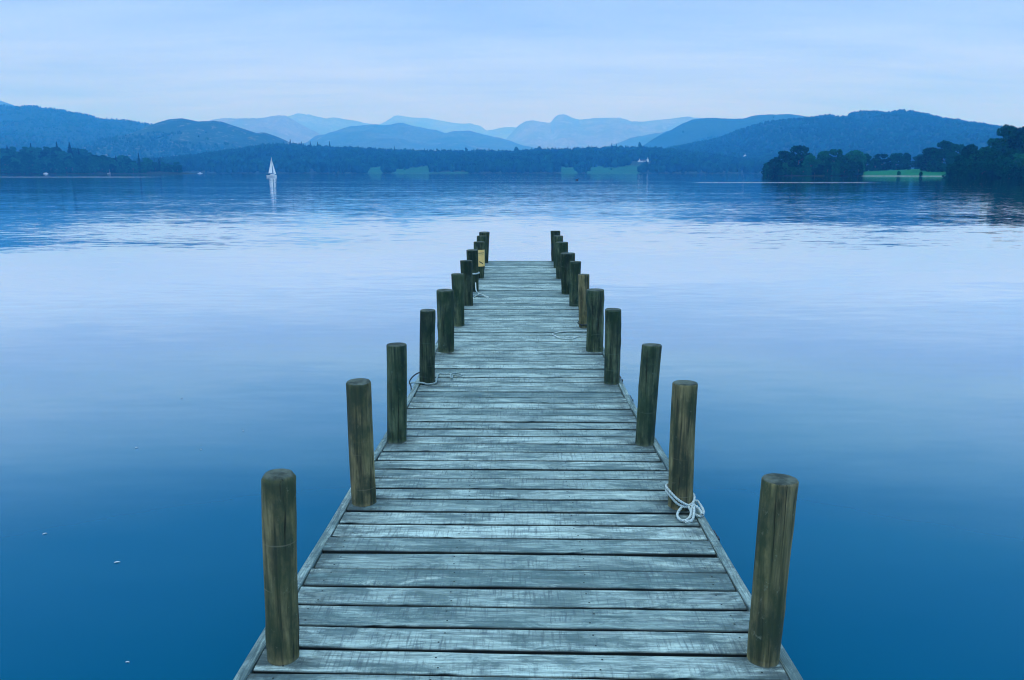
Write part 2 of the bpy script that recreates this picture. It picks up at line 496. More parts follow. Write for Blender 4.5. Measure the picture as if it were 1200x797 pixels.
def make_deck():
    V, Fc, UV, PL, EN, DM = [], [], [], [], [], []
    y, k = START_Y, 0
    r = random.Random(3)
    while y < END_Y - .06:
        w = r.choice([.130, .133, .136, .138, .141, .144])
        gap = r.uniform(.013, .017) if r.random() > .25 else r.uniform(.016, .022)
        if y > 6: gap *= .8
        if y + w > END_Y: w = END_Y - y
        ang = math.radians(float(np.interp(y, [2.0, 4.6, 7, 20], [1.35, .25, .1, 0])) + r.uniform(-.09, .09))
        dz, tilt, bow = r.uniform(-.003, .003), r.uniform(-.012, .012), r.uniform(-.004, .004)
        tone = min(1, max(.14, r.gauss(.55, .25)))
        hw = half_width(y + w / 2) - EB_T - .002
        xl, xr = -hw + r.uniform(0, .008), hw - r.uniform(0, .008)
        n = 36
        du, dv = r.uniform(0, 400), r.uniform(0, 400)
        th = .038
        # cross section with eased edges
        sec = [(0, -th), (0, -.006), (.005, -.0008), (.5 * w, 0), (w - .005, -.0008), (w, -.006), (w, -th)]
        screws = [(sx * hw + r.uniform(-.012, .012), w * q + r.uniform(-.008, .008)) for sx in (-.9, -.31, .31, .9) for q in (.25, .75)]
        base = len(V); m = len(sec)
        ph = [r.uniform(0, 6.28) for _ in range(4)]
        chip = {i: r.uniform(.002, .007) for i in range(n + 1) if r.random() < .06}
        for i in range(n + 1):
            x = xl + (xr - xl) * i / n
            for j, (s, z) in enumerate(sec):
                wob = .0016 * math.sin(x * 3.1 + ph[0]) + .0011 * math.sin(x * 9.7 + ph[1])
                if j in (0, 1): wob += .0009 * math.sin(x * 23 + ph[2]) + chip.get(i, 0)
                if j in (5, 6): wob += .0009 * math.sin(x * 19 + ph[3]) - chip.get(i, 0) * .6
                yy = y + s + wob - (x * math.tan(ang))
                zz = DECK + dz + z + tilt * (s - w / 2) + bow * (x / hw) ** 2 * .8
                V.append((x, yy - JO.y, zz)); UV.append((x + du, s + dv)); PL.append(tone); DM.append(1.0 if j in (0, 1, 5, 6) and z < -.003 else 0.0)  # side faces coloured near-black as the shade between planks
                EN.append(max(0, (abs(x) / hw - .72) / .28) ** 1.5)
        for i in range(n):
            for j in range(m - 1):
                a = base + i * m + j
                Fc.append((a, a + m, a + m + 1, a + 1))
            Fc.append((base + i * m + m - 1, base + (i + 1) * m + m - 1, base + (i + 1) * m, base + i * m))
        Fc.append(tuple(base + j for j in range(m)))
        Fc.append(tuple(base + n * m + j for j in reversed(range(m))))
        if y < 9:                                         # rusted screw heads over the bearers
            for (sx, sy) in screws:
                b0 = len(V); z0 = DECK + dz + tilt * (sy - w / 2) + bow * (sx / hw) ** 2 * .8 + .0012
                for q in range(6):
                    a6 = q * math.pi / 3
                    V.append((sx + .0042 * math.cos(a6), y + sy - sx * math.tan(ang) - JO.y + .0042 * math.sin(a6), z0))
                    UV.append((0, 0)); PL.append(0); EN.append(0); DM.append(.85)
                Fc.append(tuple(b0 + q for q in range(6)))
        y += w + gap; k += 1
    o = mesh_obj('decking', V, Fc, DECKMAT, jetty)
    me = o.data
    uvl = me.uv_layers.new(name='UVMap')
    idx = np.empty(len(me.loops), np.int32); me.loops.foreach_get('vertex_index', idx)
    uvl.data.foreach_set('uv', np.array(UV, np.float32)[idx].ravel())
    for nm, arr in (('plank', PL), ('ends', EN), ('gap_shade_screws', DM)):
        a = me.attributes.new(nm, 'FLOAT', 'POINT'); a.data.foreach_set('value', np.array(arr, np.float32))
    return o


DECKING = make_deck()


def make_edge(side):
    V, Fc, UV = [], [], []
    ys = np.arange(START_Y, END_Y - .02, .12)
    r = random.Random(5 + side)
    for i, y in enumerate(ys):
        w = half_width(y) + .0015 * math.sin(y * 5 + side)
        xo, xi = side * w, side * (w - EB_T)
        zt = DECK + .006 + .003 * math.sin(y * 1.3 + side)
        prof = [(xi, DECK - .15), (xi, zt - .004), (xi + side * .004, zt), (xo - side * .004, zt), (xo, zt - .004), (xo, DECK - .15)]
        for q, (x, z) in enumerate(prof):
            V.append((x, y - JO.y, z)); UV.append((y + 100 * (side + 2), q * .03 + 60))
    m = 6
    for i in range(len(ys) - 1):
        for j in range(m):
            a, b = i * m + j, i * m + (j + 1) % m
            f = (a, b, b + m, a + m)
            Fc.append(f if side < 0 else f[::-1])
    Fc.append(tuple(range(m))); Fc.append(tuple((len(ys) - 1) * m + j for j in reversed(range(m))))
    o = mesh_obj('edge_board', V, Fc, DECKMAT, jetty)
    me = o.data
    uvl = me.uv_layers.new(name='UVMap')
    idx = np.empty(len(me.loops), np.int32); me.loops.foreach_get('vertex_index', idx)
    uvl.data.foreach_set('uv', np.array(UV, np.float32)[idx].ravel())
    for nm, v in (('plank', .45), ('ends', .35)):
        a = me.attributes.new(nm, 'FLOAT', 'POINT'); a.data.foreach_set('value', np.full(len(V), v, np.float32))


make_edge(-1); make_edge(1)
for fx in (-.62, 0, .62):                               # bearers under the planks
    V, Fc = [], []
    ys = np.linspace(START_Y, END_Y - .05, 24)
    for y in ys:
        x = fx * half_width(y)
        V += [(x - .04, y - JO.y, DECK - .20), (x + .04, y - JO.y, DECK - .20), (x + .04, y - JO.y, DECK - .046), (x - .04, y - JO.y, DECK - .046)]
    for i in range(len(ys) - 1):
        for j in range(4):
            a, b = i * 4 + j, i * 4 + (j + 1) % 4
            Fc.append((a, b, b + 4, a + 4))
    Fc += [(3, 2, 1, 0), tuple(len(V) - 4 + j for j in range(4))]
    mesh_obj('bearer', V, Fc, BEAM, jetty)

# posts: base centre x, base bottom y, base width, top centre x, top y, top width, material
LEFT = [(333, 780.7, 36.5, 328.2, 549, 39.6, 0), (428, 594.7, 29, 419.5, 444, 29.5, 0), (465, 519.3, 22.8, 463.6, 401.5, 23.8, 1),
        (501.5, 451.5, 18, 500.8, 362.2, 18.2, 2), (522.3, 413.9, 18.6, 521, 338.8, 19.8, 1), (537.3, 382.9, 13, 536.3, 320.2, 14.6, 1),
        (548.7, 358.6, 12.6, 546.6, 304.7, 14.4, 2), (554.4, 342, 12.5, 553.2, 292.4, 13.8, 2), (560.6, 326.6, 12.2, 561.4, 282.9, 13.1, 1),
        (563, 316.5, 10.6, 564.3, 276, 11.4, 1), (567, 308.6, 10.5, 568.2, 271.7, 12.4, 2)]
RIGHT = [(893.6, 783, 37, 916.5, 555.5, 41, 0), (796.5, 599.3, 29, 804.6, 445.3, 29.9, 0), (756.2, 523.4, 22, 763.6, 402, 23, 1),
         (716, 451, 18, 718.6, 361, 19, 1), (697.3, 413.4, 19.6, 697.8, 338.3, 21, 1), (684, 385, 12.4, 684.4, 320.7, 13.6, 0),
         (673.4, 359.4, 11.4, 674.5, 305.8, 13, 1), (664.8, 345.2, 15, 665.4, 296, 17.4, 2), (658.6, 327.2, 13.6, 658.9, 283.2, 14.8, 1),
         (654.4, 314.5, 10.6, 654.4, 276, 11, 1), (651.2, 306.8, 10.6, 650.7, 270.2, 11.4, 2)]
ORD = ['nearest', 'second', 'third', 'fourth', 'fifth', 'sixth', 'seventh', 'eighth', 'ninth', 'tenth', 'last']


def post_label(k, side):
    s = 'left' if side < 0 else 'right'
    special = {
        (0, -1): 'nearest brown mooring post on the left edge, with a rounded ringed top',
        (0, 1): 'nearest brown mooring post on the right edge, leaning outward with a flat sawn top',
        (1, -1): 'second left post from the near end, leaning outward with a dark knot at its foot',
        (1, 1): 'pale cracked mooring post with white rope tied round its foot',
        (2, -1): 'third left post from the near end, dark green and upright',
        (2, 1): 'third right post from the near end, dark green and leaning outward',
        (3, -1): 'fourth left post from the near end, dark, with a rope looped round its base',
        (3, 1): 'fourth right post from the near end, in front of the thick knobbly one',
        (4, 1): 'thick knobbly post on the right edge with a swollen head, fifth from the near end',
        (8, -1): 'post carrying the yellow notice, ninth along the left edge',
        (7, 1): 'dark stout post on the right edge, eighth from the near end',
        (10, -1): 'last post on the left, at the far end of the jetty',
        (10, 1): 'last post on the right, at the far end of the jetty',
    }
    return special.get((k, side), f'greenish mooring post, {ORD[k]} from the near end along the {s} edge')


POSTS = {}


def make_post(k, side, d):
    bx, by, bw, tx, ty, tw, mi = d
    front = on_plane(bx, by, DECK)
    depth = lambda p: (Vector((p.x, p.y, p.z - EYE))).dot(CAMROT @ Vector((0, 0, -1)))
    r0 = bw / 2 * depth(front) / F
    Y = front.y + r0
    base = Vector((front.x * Y / front.y, Y, DECK))
    base.x = at_depth(bx, by, front.y).x * (Y / front.y)
    # the far rim of the top is what the photograph shows highest
    top = at_depth(tx, ty, Y + r0 * .8)
    r1 = tw / 2 * depth(at_depth(tx, ty, Y)) / F
    top.y = Y; top.x = at_depth(tx, ty, Y).x
    H = top.z - DECK
    rr = random.Random(100 * k + side)
    lean = (top.x - base.x) / H
    seg, rings = 28, 26
    z0 = -1.4
    V, Fc = [], []
    ph = [rr.uniform(0, 6.28) for _ in range(8)]
    knob = .11 if (k, side) == (4, 1) else .035
    lumps = [(rr.uniform(.1, .95) * H, rr.uniform(0, 6.28), rr.uniform(.02, .06), rr.uniform(.03, .07)) for _ in range(4)]
    cham = .018 if (k, side) == (0, -1) else .007
    zs = [z0, -.6, 0] + [H * i / rings for i in range(rings + 1)]
    zs[-1] = H - cham
    for z in zs:
        t = max(0, min(1, z / H))
        rad = r0 + (r1 - r0) * t
        if (k, side) == (4, 1): rad *= 1 + .09 * math.exp(-((t - .86) / .1) ** 2) - .05 * math.exp(-((t - .62) / .12) ** 2)
        for q in range(seg):
            a = 2 * math.pi * q / seg
            f = 1 + knob * .45 * math.sin(2 * a + ph[0] + z * 2.2) + knob * .35 * math.sin(3 * a + ph[1] - z * 5) + knob * .25 * math.sin(z * 11 + ph[2] + a)
            f += .012 * math.sin(7 * a + ph[3] + z * 1.5)
            for (lz, la, amp, wd) in lumps:
                da = math.atan2(math.sin(a - la), math.cos(a - la))
                f += amp * math.exp(-((z - lz) / wd) ** 2 - (da / .5) ** 2)
            bend = .006 * math.sin(z * 3 + ph[4])
            V.append((lean * z + bend + rad * f * math.cos(a), rad * f * math.sin(a), z))
    m = len(zs)
    for i in range(m - 1):
        for q in range(seg):
            a, b = i * seg + q, i * seg + (q + 1) % seg
            Fc.append((a, b, b + seg, a + seg))
    # bevel and slightly hollowed, ringed head
    tilt = rr.uniform(-.05, .05)
    last = (m - 1) * seg
    cx = sum(V[last + q][0] for q in range(seg)) / seg
    prev = last
    for (sc, dz) in ((.80 if cham > .01 else .93, cham), (.62, cham + .0015), (.42, cham - .0005), (.2, cham + .001)):
        st = len(V)
        for q in range(seg):
            x, yv, _ = V[last + q]
            V.append((cx + (x - cx) * sc, yv * sc, H - cham + dz + tilt * yv * sc))
        for q in range(seg):
            Fc.append((prev + q, prev + (q + 1) % seg, st + (q + 1) % seg, st + q))
        prev = st
    Fc.append(tuple(prev + q for q in range(seg)))
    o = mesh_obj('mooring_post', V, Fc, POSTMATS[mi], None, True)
    o.location = base
    me = o.data
    tag(o, post_label(k, side), 'mooring post', 'mooring posts along both edges of the jetty')
    POSTS[(k, side)] = (o, base, r0, r1, H, lean)
    return o


for k, d in enumerate(LEFT): make_post(k, -1, d)
for k, d in enumerate(RIGHT): make_post(k, 1, d)
# dark blotches thicken on the boards round the foot of each post
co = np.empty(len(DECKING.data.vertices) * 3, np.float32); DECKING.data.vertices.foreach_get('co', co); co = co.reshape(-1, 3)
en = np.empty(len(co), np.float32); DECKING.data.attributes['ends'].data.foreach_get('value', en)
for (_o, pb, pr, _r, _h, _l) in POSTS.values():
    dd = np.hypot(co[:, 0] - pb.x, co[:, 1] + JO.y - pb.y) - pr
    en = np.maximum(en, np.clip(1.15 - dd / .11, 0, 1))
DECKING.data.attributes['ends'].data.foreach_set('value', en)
# cross beams bolted between each pair of posts, their ends just proud of the edge boards
for k in range(11):
    ya = (POSTS[(k, -1)][1].y + POSTS[(k, 1)][1].y) / 2 - .14
    if k in (1, 3): ya -= .10
    w = half_width(ya)
    b = Build(); b.box((-w - .03, ya - JO.y - .045, DECK - .34), (w + .045, ya - JO.y + .045, DECK - .202))
    b.make('crossbeam', BEAM, jetty)
for (ex, ey) in ((842.5, 622), (730, 440), (743.5, 463)):     # dark bracket lumps outside the right edge board
    p = on_plane(ex, ey, DECK - .02)
    w = half_width(p.y)
    b = Build(); b.box((w + .001, p.y - JO.y - .03, DECK - .11), (w + .028, p.y - JO.y + .03, DECK - .03))
    b.box((w + .028, p.y - JO.y - .015, DECK - .085), (w + .045, p.y - JO.y + .015, DECK - .055))
    b.make('bracket', NAVY, jetty)


# ------------------------------------------------------------------ ropes and notice
def rope(pts, r, label, mat=None, group=None, name='mooring_rope'):
    V, Fc = rope_mesh(pts, r)
    c = Vector(pts[0]); c = Vector((c.x, c.y, min(p[2] for p in pts)))
    o = mesh_obj(name, [v - c for v in V], Fc, mat or ROPE, None, True)
    o.location = c
    return tag(o, label, 'rope', group)


def d_(x, y, z=.008): return on_plane(x, y, DECK + z)


o, b, r0, r1, H, ln = POSTS[(1, 1)]
rr_ = r0 + .011
pts = [d_(803, 612, .012), d_(812, 608, .03)]
for i, (a, z) in enumerate([(-35, .05), (-70, .055), (-110, .10), (-150, .15), (-185, .165), (-230, .15), (-290, .115), (-340, .09), (-395, .075),
                            (-430, .04), (-470, .065), (-510, .12), (-545, .135), (-600, .10), (-660, .05), (-715, .045)]):
    an = R(a)
    z *= .66
    pts.append(Vector((b.x + ln * z + rr_ * math.cos(an), b.y + rr_ * math.sin(an), DECK + z)))
pts += [d_(818, 588, .02), d_(824.5, 599, .012), d_(821, 605, .012), d_(811, 600.5, .02), d_(806, 592.5, .032), d_(800, 593.5, .03), d_(794, 602, .014), d_(796.5, 608.5, .012),
        d_(803, 610, .012), d_(809, 605, .02), d_(810.5, 596, .035), d_(813, 592, .04), d_(819.5, 596.5, .03), d_(823, 603, .028)]
rope(pts, .0068, 'thick white rope wound round a pale post, its end in a figure eight', group='white mooring ropes left on the jetty')

o, b, r0, r1, H, ln = POSTS[(3, -1)]
rr_ = r0 + .010
pts = []
for a, z in [(150, .012), (200, .03), (235, .02), (270, .012), (305, .012), (340, .012), (385, .012)]:
    an = R(a); pts.append(Vector((b.x + rr_ * math.cos(an), b.y + rr_ * math.sin(an), DECK + z)))
pts = [d_(480.5, 449.5, .02), d_(484, 448.5, .016)] + [pts[i] for i in (2, 3, 4, 5, 6)] + [d_(514, 438.6), d_(520, 438.2), d_(528, 438.5), d_(530, 442.5, .02), d_(527.5, 441.5, .03), d_(529.5, 438, .03), d_(535, 437.5), d_(541, 438.5), d_(540, 440.2), d_(532, 439.8)]
rope(pts, .0066, 'slack pale rope round the foot of a dark post, knotted on the planks beside it', OLDROPE, group='white mooring ropes left on the jetty')
w = half_width(b.y)
pts = [Vector((b.x - r0 * .6, b.y + r0 + .01, DECK + .09)), d_(486, 439.5, .05), d_(480, 447.5, .025), Vector((-half_width(d_(478, 453).y) - .012, d_(478, 453).y, DECK - .02)),
       Vector((-half_width(d_(476, 458).y) - .02, d_(476, 458).y, DECK - .25)), Vector((-half_width(d_(476, 458).y) - .03, d_(476, 458).y + .02, -.1))]
rope(pts, .006, 'dark wet rope running from a post over the left edge into the water', CORD)

pts = [d_(691, 388), d_(684, 387.6), d_(668, 388.2), d_(657, 389), d_(650, 390.5), d_(647.5, 391.8), d_(651, 393.6), d_(656, 396.2), d_(664, 397), d_(671, 396.6), d_(676, 395), d_(681, 394), d_(689, 394.6)]
rope(pts, .0062, 'thin rope laid in a long open loop on the planks beside the thick knobbly post', group='white mooring ropes left on the jetty')

o, b8, r8, _, H8, l8 = POSTS[(7, -1)]
z1 = at_depth(555, 331.5, b8.y - r8).z
pts = [Vector((b8.x + r8 * .55, b8.y - r8 * .9 - .008, z1)), d_(558, 340, .09), d_(560.6, 343.6, .05), d_(562.6, 344.4, .05), d_(567, 346.3, .012), d_(572, 348, .01), d_(571, 348.8, .01), d_(564, 344.8, .045), d_(560, 346, .012), d_(555.5, 348, .01)]
rope(pts, .0075, 'short white rope hanging off a far left post and forking on the planks', group='white mooring ropes left on the jetty')
zb = at_depth(558, 320.5, b8.y - r8).z - DECK
pts = [Vector((b8.x + l8 * zb + (r8 + .016) * math.cos(R(a)), b8.y + (r8 + .016) * math.sin(R(a)), DECK + zb + .004 * math.sin(a * .02))) for a in range(-100, 270, 30)]
rope(pts, .011, 'pale rope tied tightly round the eighth left post at half height', group='white mooring ropes left on the jetty')
o, b6, r6, _, H6, l6 = POSTS[(5, 1)]
zb = at_depth(684, 379.5, b6.y - r6).z - DECK
pts = [Vector((b6.x + l6 * zb + (r6 + .007) * math.cos(R(a)), b6.y + (r6 + .007) * math.sin(R(a)), DECK + zb + .012 * math.sin(R(a)))) for a in range(-180, 190, 24)]
rope(pts, .006, 'thin dark cord tied round the sixth right post near its foot', CORD)

# the notice: a thin board bent round the face of the ninth left post
o, b9, r9, r9t, H9, l9 = POSTS[(8, -1)]
zt, zb_ = at_depth(563, 293, b9.y - r9).z, at_depth(563, 312.3, b9.y - r9).z
nz_ = (zt - zb_)
sign = empty('notice', (b9.x + l9 * ((zt + zb_) / 2 - DECK), b9.y, (zt + zb_) / 2))
tag(sign, 'small yellow notice fixed to a far post on the left edge', 'notice')


def bent(name, a0, a1, z0, z1, rad, th, mat):
    n = 10; V, Fc = [], []
    for i in range(n + 1):
        a = R(a0 + (a1 - a0) * i / n)
        for rd in (rad, rad + th):
            for z in (z0, z1):
                V.append((rd * math.cos(a), rd * math.sin(a), z))
    for i in range(n):
        a = i * 4
        Fc += [(a + 2, a + 6, a + 7, a + 3), (a, a + 1, a + 5, a + 4), (a + 1, a + 3, a + 7, a + 5), (a, a + 4, a + 6, a + 2)]
    Fc += [(0, 2, 3, 1), (n * 4, n * 4 + 1, n * 4 + 3, n * 4 + 2)]
    return mesh_obj(name, V, Fc, mat, sign)


rb = max(r9, r9t) * 1.06
bent('board', -165, -18, -nz_ / 2, nz_ / 2, rb, .006, NOTICE)
bent('printed_line', -120, -35, nz_ * .30, nz_ * .335, rb + .0065, .0015, INK)
bent('printed_line', -118, -40, nz_ * .20, nz_ * .212, rb + .0065, .0015, INK)
V, Fc = [], []
for i in range(9):                                      # the slanting dark mark near the foot
    t = i / 8; a = R(-82 + 34 * t); z = nz_ * (-.20 - .13 * t); hw_ = nz_ * .03
    for rd in (rb + .0065, rb + .008):
        V += [(rd * math.cos(a), rd * math.sin(a), z - hw_), (rd * math.cos(a), rd * math.sin(a), z + hw_)]
for i in range(8):
    a = i * 4
    Fc += [(a + 2, a + 6, a + 7, a + 3), (a, a + 1, a + 5, a + 4), (a + 1, a + 3, a + 7, a + 5), (a, a + 4, a + 6, a + 2)]
mesh_obj('printed_mark', V, Fc, INK, sign)


# ------------------------------------------------------------------ water and terrain
wv = np.array([(-14000, -1500, 0), (14000, -1500, 0), (14000, 17500, 0), (-14000, 17500, 0)], float)
lake = link('water', np_mesh('water', wv, np.array([[0, 1, 2, 3]]), mat_water()))
tag(lake, 'calm blue lake water, glassy by the jetty and rippled far out', 'lake', kind='structure')


class Field:
    """a regular height grid one can read heights from"""
    def __init__(self, xs, ys, Z): self.xs, self.ys, self.Z = xs, ys, Z

    def h(self, x, y):
        xs, ys = self.xs, self.ys
        u = np.clip((x - xs[0]) / (xs[-1] - xs[0]) * (len(xs) - 1), 0, len(xs) - 1.001)
        v = np.clip(np.interp(y, ys, np.arange(len(ys))), 0, len(ys) - 1.001)
        i, j = np.floor(u).astype(int), np.floor(v).astype(int); fu, fv = u - i, v - j
        Z = self.Z
        return (Z[j, i] * (1 - fu) + Z[j, i + 1] * fu) * (1 - fv) + (Z[j + 1, i] * (1 - fu) + Z[j + 1, i + 1] * fu) * fv

    def mesh(self, name, mat, attrs=None):
        ny, nx = self.Z.shape
        XX, YY = np.meshgrid(self.xs, self.ys)
        V = np.stack([XX, YY, self.Z], -1).reshape(-1, 3)
        idx = np.arange(ny * nx).reshape(ny, nx)
        Fq = np.stack([idx[:-1, :-1], idx[:-1, 1:], idx[1:, 1:], idx[1:, :-1]], -1).reshape(-1, 4)
        me = np_mesh(name, V, Fq, mat, True)
        for nm, arr in (attrs or {}).items():
            a = me.attributes.new(nm, 'FLOAT', 'POINT'); a.data.foreach_set('value', arr.astype(np.float32).ravel())
        o = link(name, me)
        o['kind'] = 'structure'
        return o


def ridge(pts, D, front, back, nx=260, nf=40, nb=10, lower=0.0, crest_amp=.004, gully=.12, p=1.25, seed=0):
    """a fell with the given skyline (picture points) standing at distance D, sloping to the water on this side"""
    W = [at_depth(x, y, D) for x, y in pts]
    xs0 = np.array([w.x for w in W]); zs0 = np.array([w.z for w in W]) - lower
    xs = np.linspace(xs0[0], xs0[-1], nx)
    # smooth skyline through the measured points
    zc = np.interp(xs, xs0, zs0)
    kern = np.ones(3) / 3
    zc[1:-1] = np.convolve(zc, kern, 'same')[1:-1]
    zc = zc + fbm(xs / D * 70 + seed * 13, xs * 0 + seed * 3.3, 4) * D * crest_amp
    tf = np.linspace(0, 1, nf); tb = np.linspace(0, 1, nb + 1)[1:]
    ys = np.concatenate([D - front * (1 - tf), D + back * tb])
    sp = np.concatenate([tf ** p, 1 - tb ** 1.5])
    XX, YY = np.meshgrid(xs, ys)
    tt = np.concatenate([tf, np.ones(nb)])[:, None]
    g = fbm(XX / D * 16 + seed, YY / D * 16 + seed * 2.1, 5)
    Z = (zc[None, :] + 2) * sp[:, None] * (1 + gully * 2 * g * np.clip(1 - tt, 0, 1) ** .5 * np.minimum(1, tt * 6)) - 2
    return Field(xs, ys, Z)


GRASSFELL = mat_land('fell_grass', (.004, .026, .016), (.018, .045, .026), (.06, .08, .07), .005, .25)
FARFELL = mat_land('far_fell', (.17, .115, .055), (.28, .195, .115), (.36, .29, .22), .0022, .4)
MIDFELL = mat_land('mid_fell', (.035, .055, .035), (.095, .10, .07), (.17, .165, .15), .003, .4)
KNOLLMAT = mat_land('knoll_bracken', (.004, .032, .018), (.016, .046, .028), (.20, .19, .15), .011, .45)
FORESTFLOOR = mat_land('wooded_slope', (.002, .016, .010), (.004, .026, .013), (.01, .03, .02), .01, .1)


def fell(name, label, *a, mat=GRASSFELL, **k):
    f = ridge(*a, **k)
    o = f.mesh(name, mat); tag(o, label, 'hill')
    return f


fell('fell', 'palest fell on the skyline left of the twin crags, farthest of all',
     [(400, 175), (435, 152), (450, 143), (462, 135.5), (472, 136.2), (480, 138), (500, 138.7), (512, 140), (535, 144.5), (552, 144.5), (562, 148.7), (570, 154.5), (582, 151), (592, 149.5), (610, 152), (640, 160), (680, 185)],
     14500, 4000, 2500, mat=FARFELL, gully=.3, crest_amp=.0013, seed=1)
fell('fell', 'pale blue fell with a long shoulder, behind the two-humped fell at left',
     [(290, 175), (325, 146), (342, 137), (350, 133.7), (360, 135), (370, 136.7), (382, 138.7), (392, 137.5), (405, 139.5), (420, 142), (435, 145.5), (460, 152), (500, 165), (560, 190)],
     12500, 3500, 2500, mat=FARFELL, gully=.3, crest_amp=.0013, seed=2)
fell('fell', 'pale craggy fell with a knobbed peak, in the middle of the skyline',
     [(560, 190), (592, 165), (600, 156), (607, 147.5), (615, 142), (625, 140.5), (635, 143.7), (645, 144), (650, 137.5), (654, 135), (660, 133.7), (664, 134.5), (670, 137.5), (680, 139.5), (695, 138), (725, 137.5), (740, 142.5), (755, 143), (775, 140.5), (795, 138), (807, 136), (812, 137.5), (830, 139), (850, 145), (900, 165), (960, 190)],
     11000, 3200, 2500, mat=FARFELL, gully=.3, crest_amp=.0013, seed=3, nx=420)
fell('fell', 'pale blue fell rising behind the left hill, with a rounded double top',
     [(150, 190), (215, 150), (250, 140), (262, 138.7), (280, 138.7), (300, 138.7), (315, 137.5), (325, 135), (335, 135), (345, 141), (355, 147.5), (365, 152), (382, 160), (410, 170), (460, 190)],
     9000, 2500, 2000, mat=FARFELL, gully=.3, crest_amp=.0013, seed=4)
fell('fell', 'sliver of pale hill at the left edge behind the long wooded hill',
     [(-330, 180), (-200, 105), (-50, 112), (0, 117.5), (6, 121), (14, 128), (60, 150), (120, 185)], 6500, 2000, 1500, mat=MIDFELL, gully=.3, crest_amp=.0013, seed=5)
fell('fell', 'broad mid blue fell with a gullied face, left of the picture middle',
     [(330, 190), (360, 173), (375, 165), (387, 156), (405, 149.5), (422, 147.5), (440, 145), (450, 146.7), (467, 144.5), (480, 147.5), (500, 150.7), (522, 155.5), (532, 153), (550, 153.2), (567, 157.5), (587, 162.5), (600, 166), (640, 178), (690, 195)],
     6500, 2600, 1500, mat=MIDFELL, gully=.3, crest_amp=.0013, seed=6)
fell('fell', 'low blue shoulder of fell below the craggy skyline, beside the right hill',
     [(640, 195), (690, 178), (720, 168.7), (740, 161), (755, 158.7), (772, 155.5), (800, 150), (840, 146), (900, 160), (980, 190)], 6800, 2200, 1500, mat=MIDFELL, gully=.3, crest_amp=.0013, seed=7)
hill_back = fell('hill', 'blue hill with a steep left flank, behind the wooded right hill',
     [(690, 200), (730, 182), (750, 172), (762, 165), (775, 156), (787, 151), (800, 143.7), (812, 138.7), (825, 137), (840, 137.5), (870, 138), (880, 135), (892, 133.7), (907, 133.5), (930, 133), (949, 136), (980, 142), (1040, 150), (1120, 165), (1250, 195)],
     4300, 1500, 1200, crest_amp=.0010, seed=8, lower=4, nx=360)
hill_left = fell('hill', 'long wooded hill falling from the left edge of the picture',
     [(-420, 195), (-320, 150), (-200, 122), (-100, 116), (-40, 120), (0, 122), (15, 123.7), (35, 122.5), (50, 125), (65, 126.5), (85, 130.5), (105, 135), (115, 138), (125, 137.5), (140, 139), (155, 142), (172, 144.2), (200, 150), (240, 160), (290, 172), (350, 185), (420, 199)],
     3600, 1900, 1200, mat=FORESTFLOOR, crest_amp=.0012, seed=9, lower=5, p=1.1, nx=420, nf=60)
hill_knoll = fell('hill', 'rocky knoll with bare tawny patches, on the end of the left hill',
     [(120, 196), (150, 165), (175, 148), (190, 142), (200, 139.5), (212, 138.2), (222, 140), (232, 142), (250, 141.2), (260, 142.5), (275, 147), (287, 151), (300, 155), (310, 154.5), (320, 158.7), (330, 163.7), (345, 168), (380, 178), (430, 198)],
     3000, 1000, 900, mat=KNOLLMAT, crest_amp=.0012, seed=10, lower=2, p=1.1, nx=360, nf=60)
hill_right = fell('hill', 'broad dark wooded hill with a knuckled crest, on the right',
     [(690, 202), (740, 184), (790, 171), (825, 164.5), (850, 158.7), (870, 150), (900, 141), (930, 138), (952, 136), (970.7, 133.2), (986.7, 135.9), (994.7, 135.3), (1005, 129.2), (1013, 128.7), (1024, 127.9), (1040, 130.8), (1056, 128), (1069, 129.2), (1082.7, 131.3), (1093, 134), (1104, 137.5), (1117, 137.5), (1130.7, 141.5), (1146.7, 144.7), (1170.7, 148.7), (1220, 155), (1320, 172), (1450, 200)],
     2700, 1250, 900, mat=FORESTFLOOR, crest_amp=.0008, seed=11, lower=7, p=1.15, nx=480, nf=70)

# far shore, wooded, with lakeside fields
FIELDS = [(436, 452), (463, 508), (689, 745.5), (655, 676)]
SKY_MID = [(120, 203), (200, 188), (260, 178), (300, 171), (330, 167.5), (360, 170), (400, 172.5), (440, 174), (480, 176), (520, 177), (560, 176), (600, 176), (640, 175), (660, 174.5), (700, 172.5), (740, 172), (770, 173), (800, 176), (850, 182), (900, 187), (960, 192), (1050, 200)]
far = ridge(SKY_MID, 2100, 620, 900, nx=700, nf=90, lower=13, crest_amp=.0012, gully=.05, p=.85, seed=12)
XX, YY = np.meshgrid(far.xs, far.ys)
PXX = CX + F * (XX / YY / math.cos(PITCH) * math.cos(PITCH)) + 8.5       # bearing of each point, in picture columns


def in_field(x, y, grow=0.0):
    """the two lakeside meadows and the strip beside them, with uneven edges"""
    px = CX + F * x / y + 8.5 + 6 * fbm(x / 25, y / 22, 4)
    r = np.zeros_like(x, bool)
    for a, b in FIELDS:
        u = (px - a) / (b - a)
        top = 1598 + 46 * np.clip(u, 0, 1) + 60 * fbm(x / 16, y * 0 + 3.3, 4)
        r |= (px > a - grow) & (px < b + grow) & (y < top + grow * 6)
    r |= (px > 505) & (px < 548) & (y < 1522 + 14 * fbm(x / 40, y * 0, 3))
    return r


lawn = in_field(XX, YY, 1.0).astype(float) * (.5 + .25 * fbm(XX / 18, YY / 14, 3))
tag(far.mesh('shore', SHOREMAT, {'lawn': lawn, 'beach': lawn * .25}), 'far wooded shore with two green lakeside fields', 'shore')


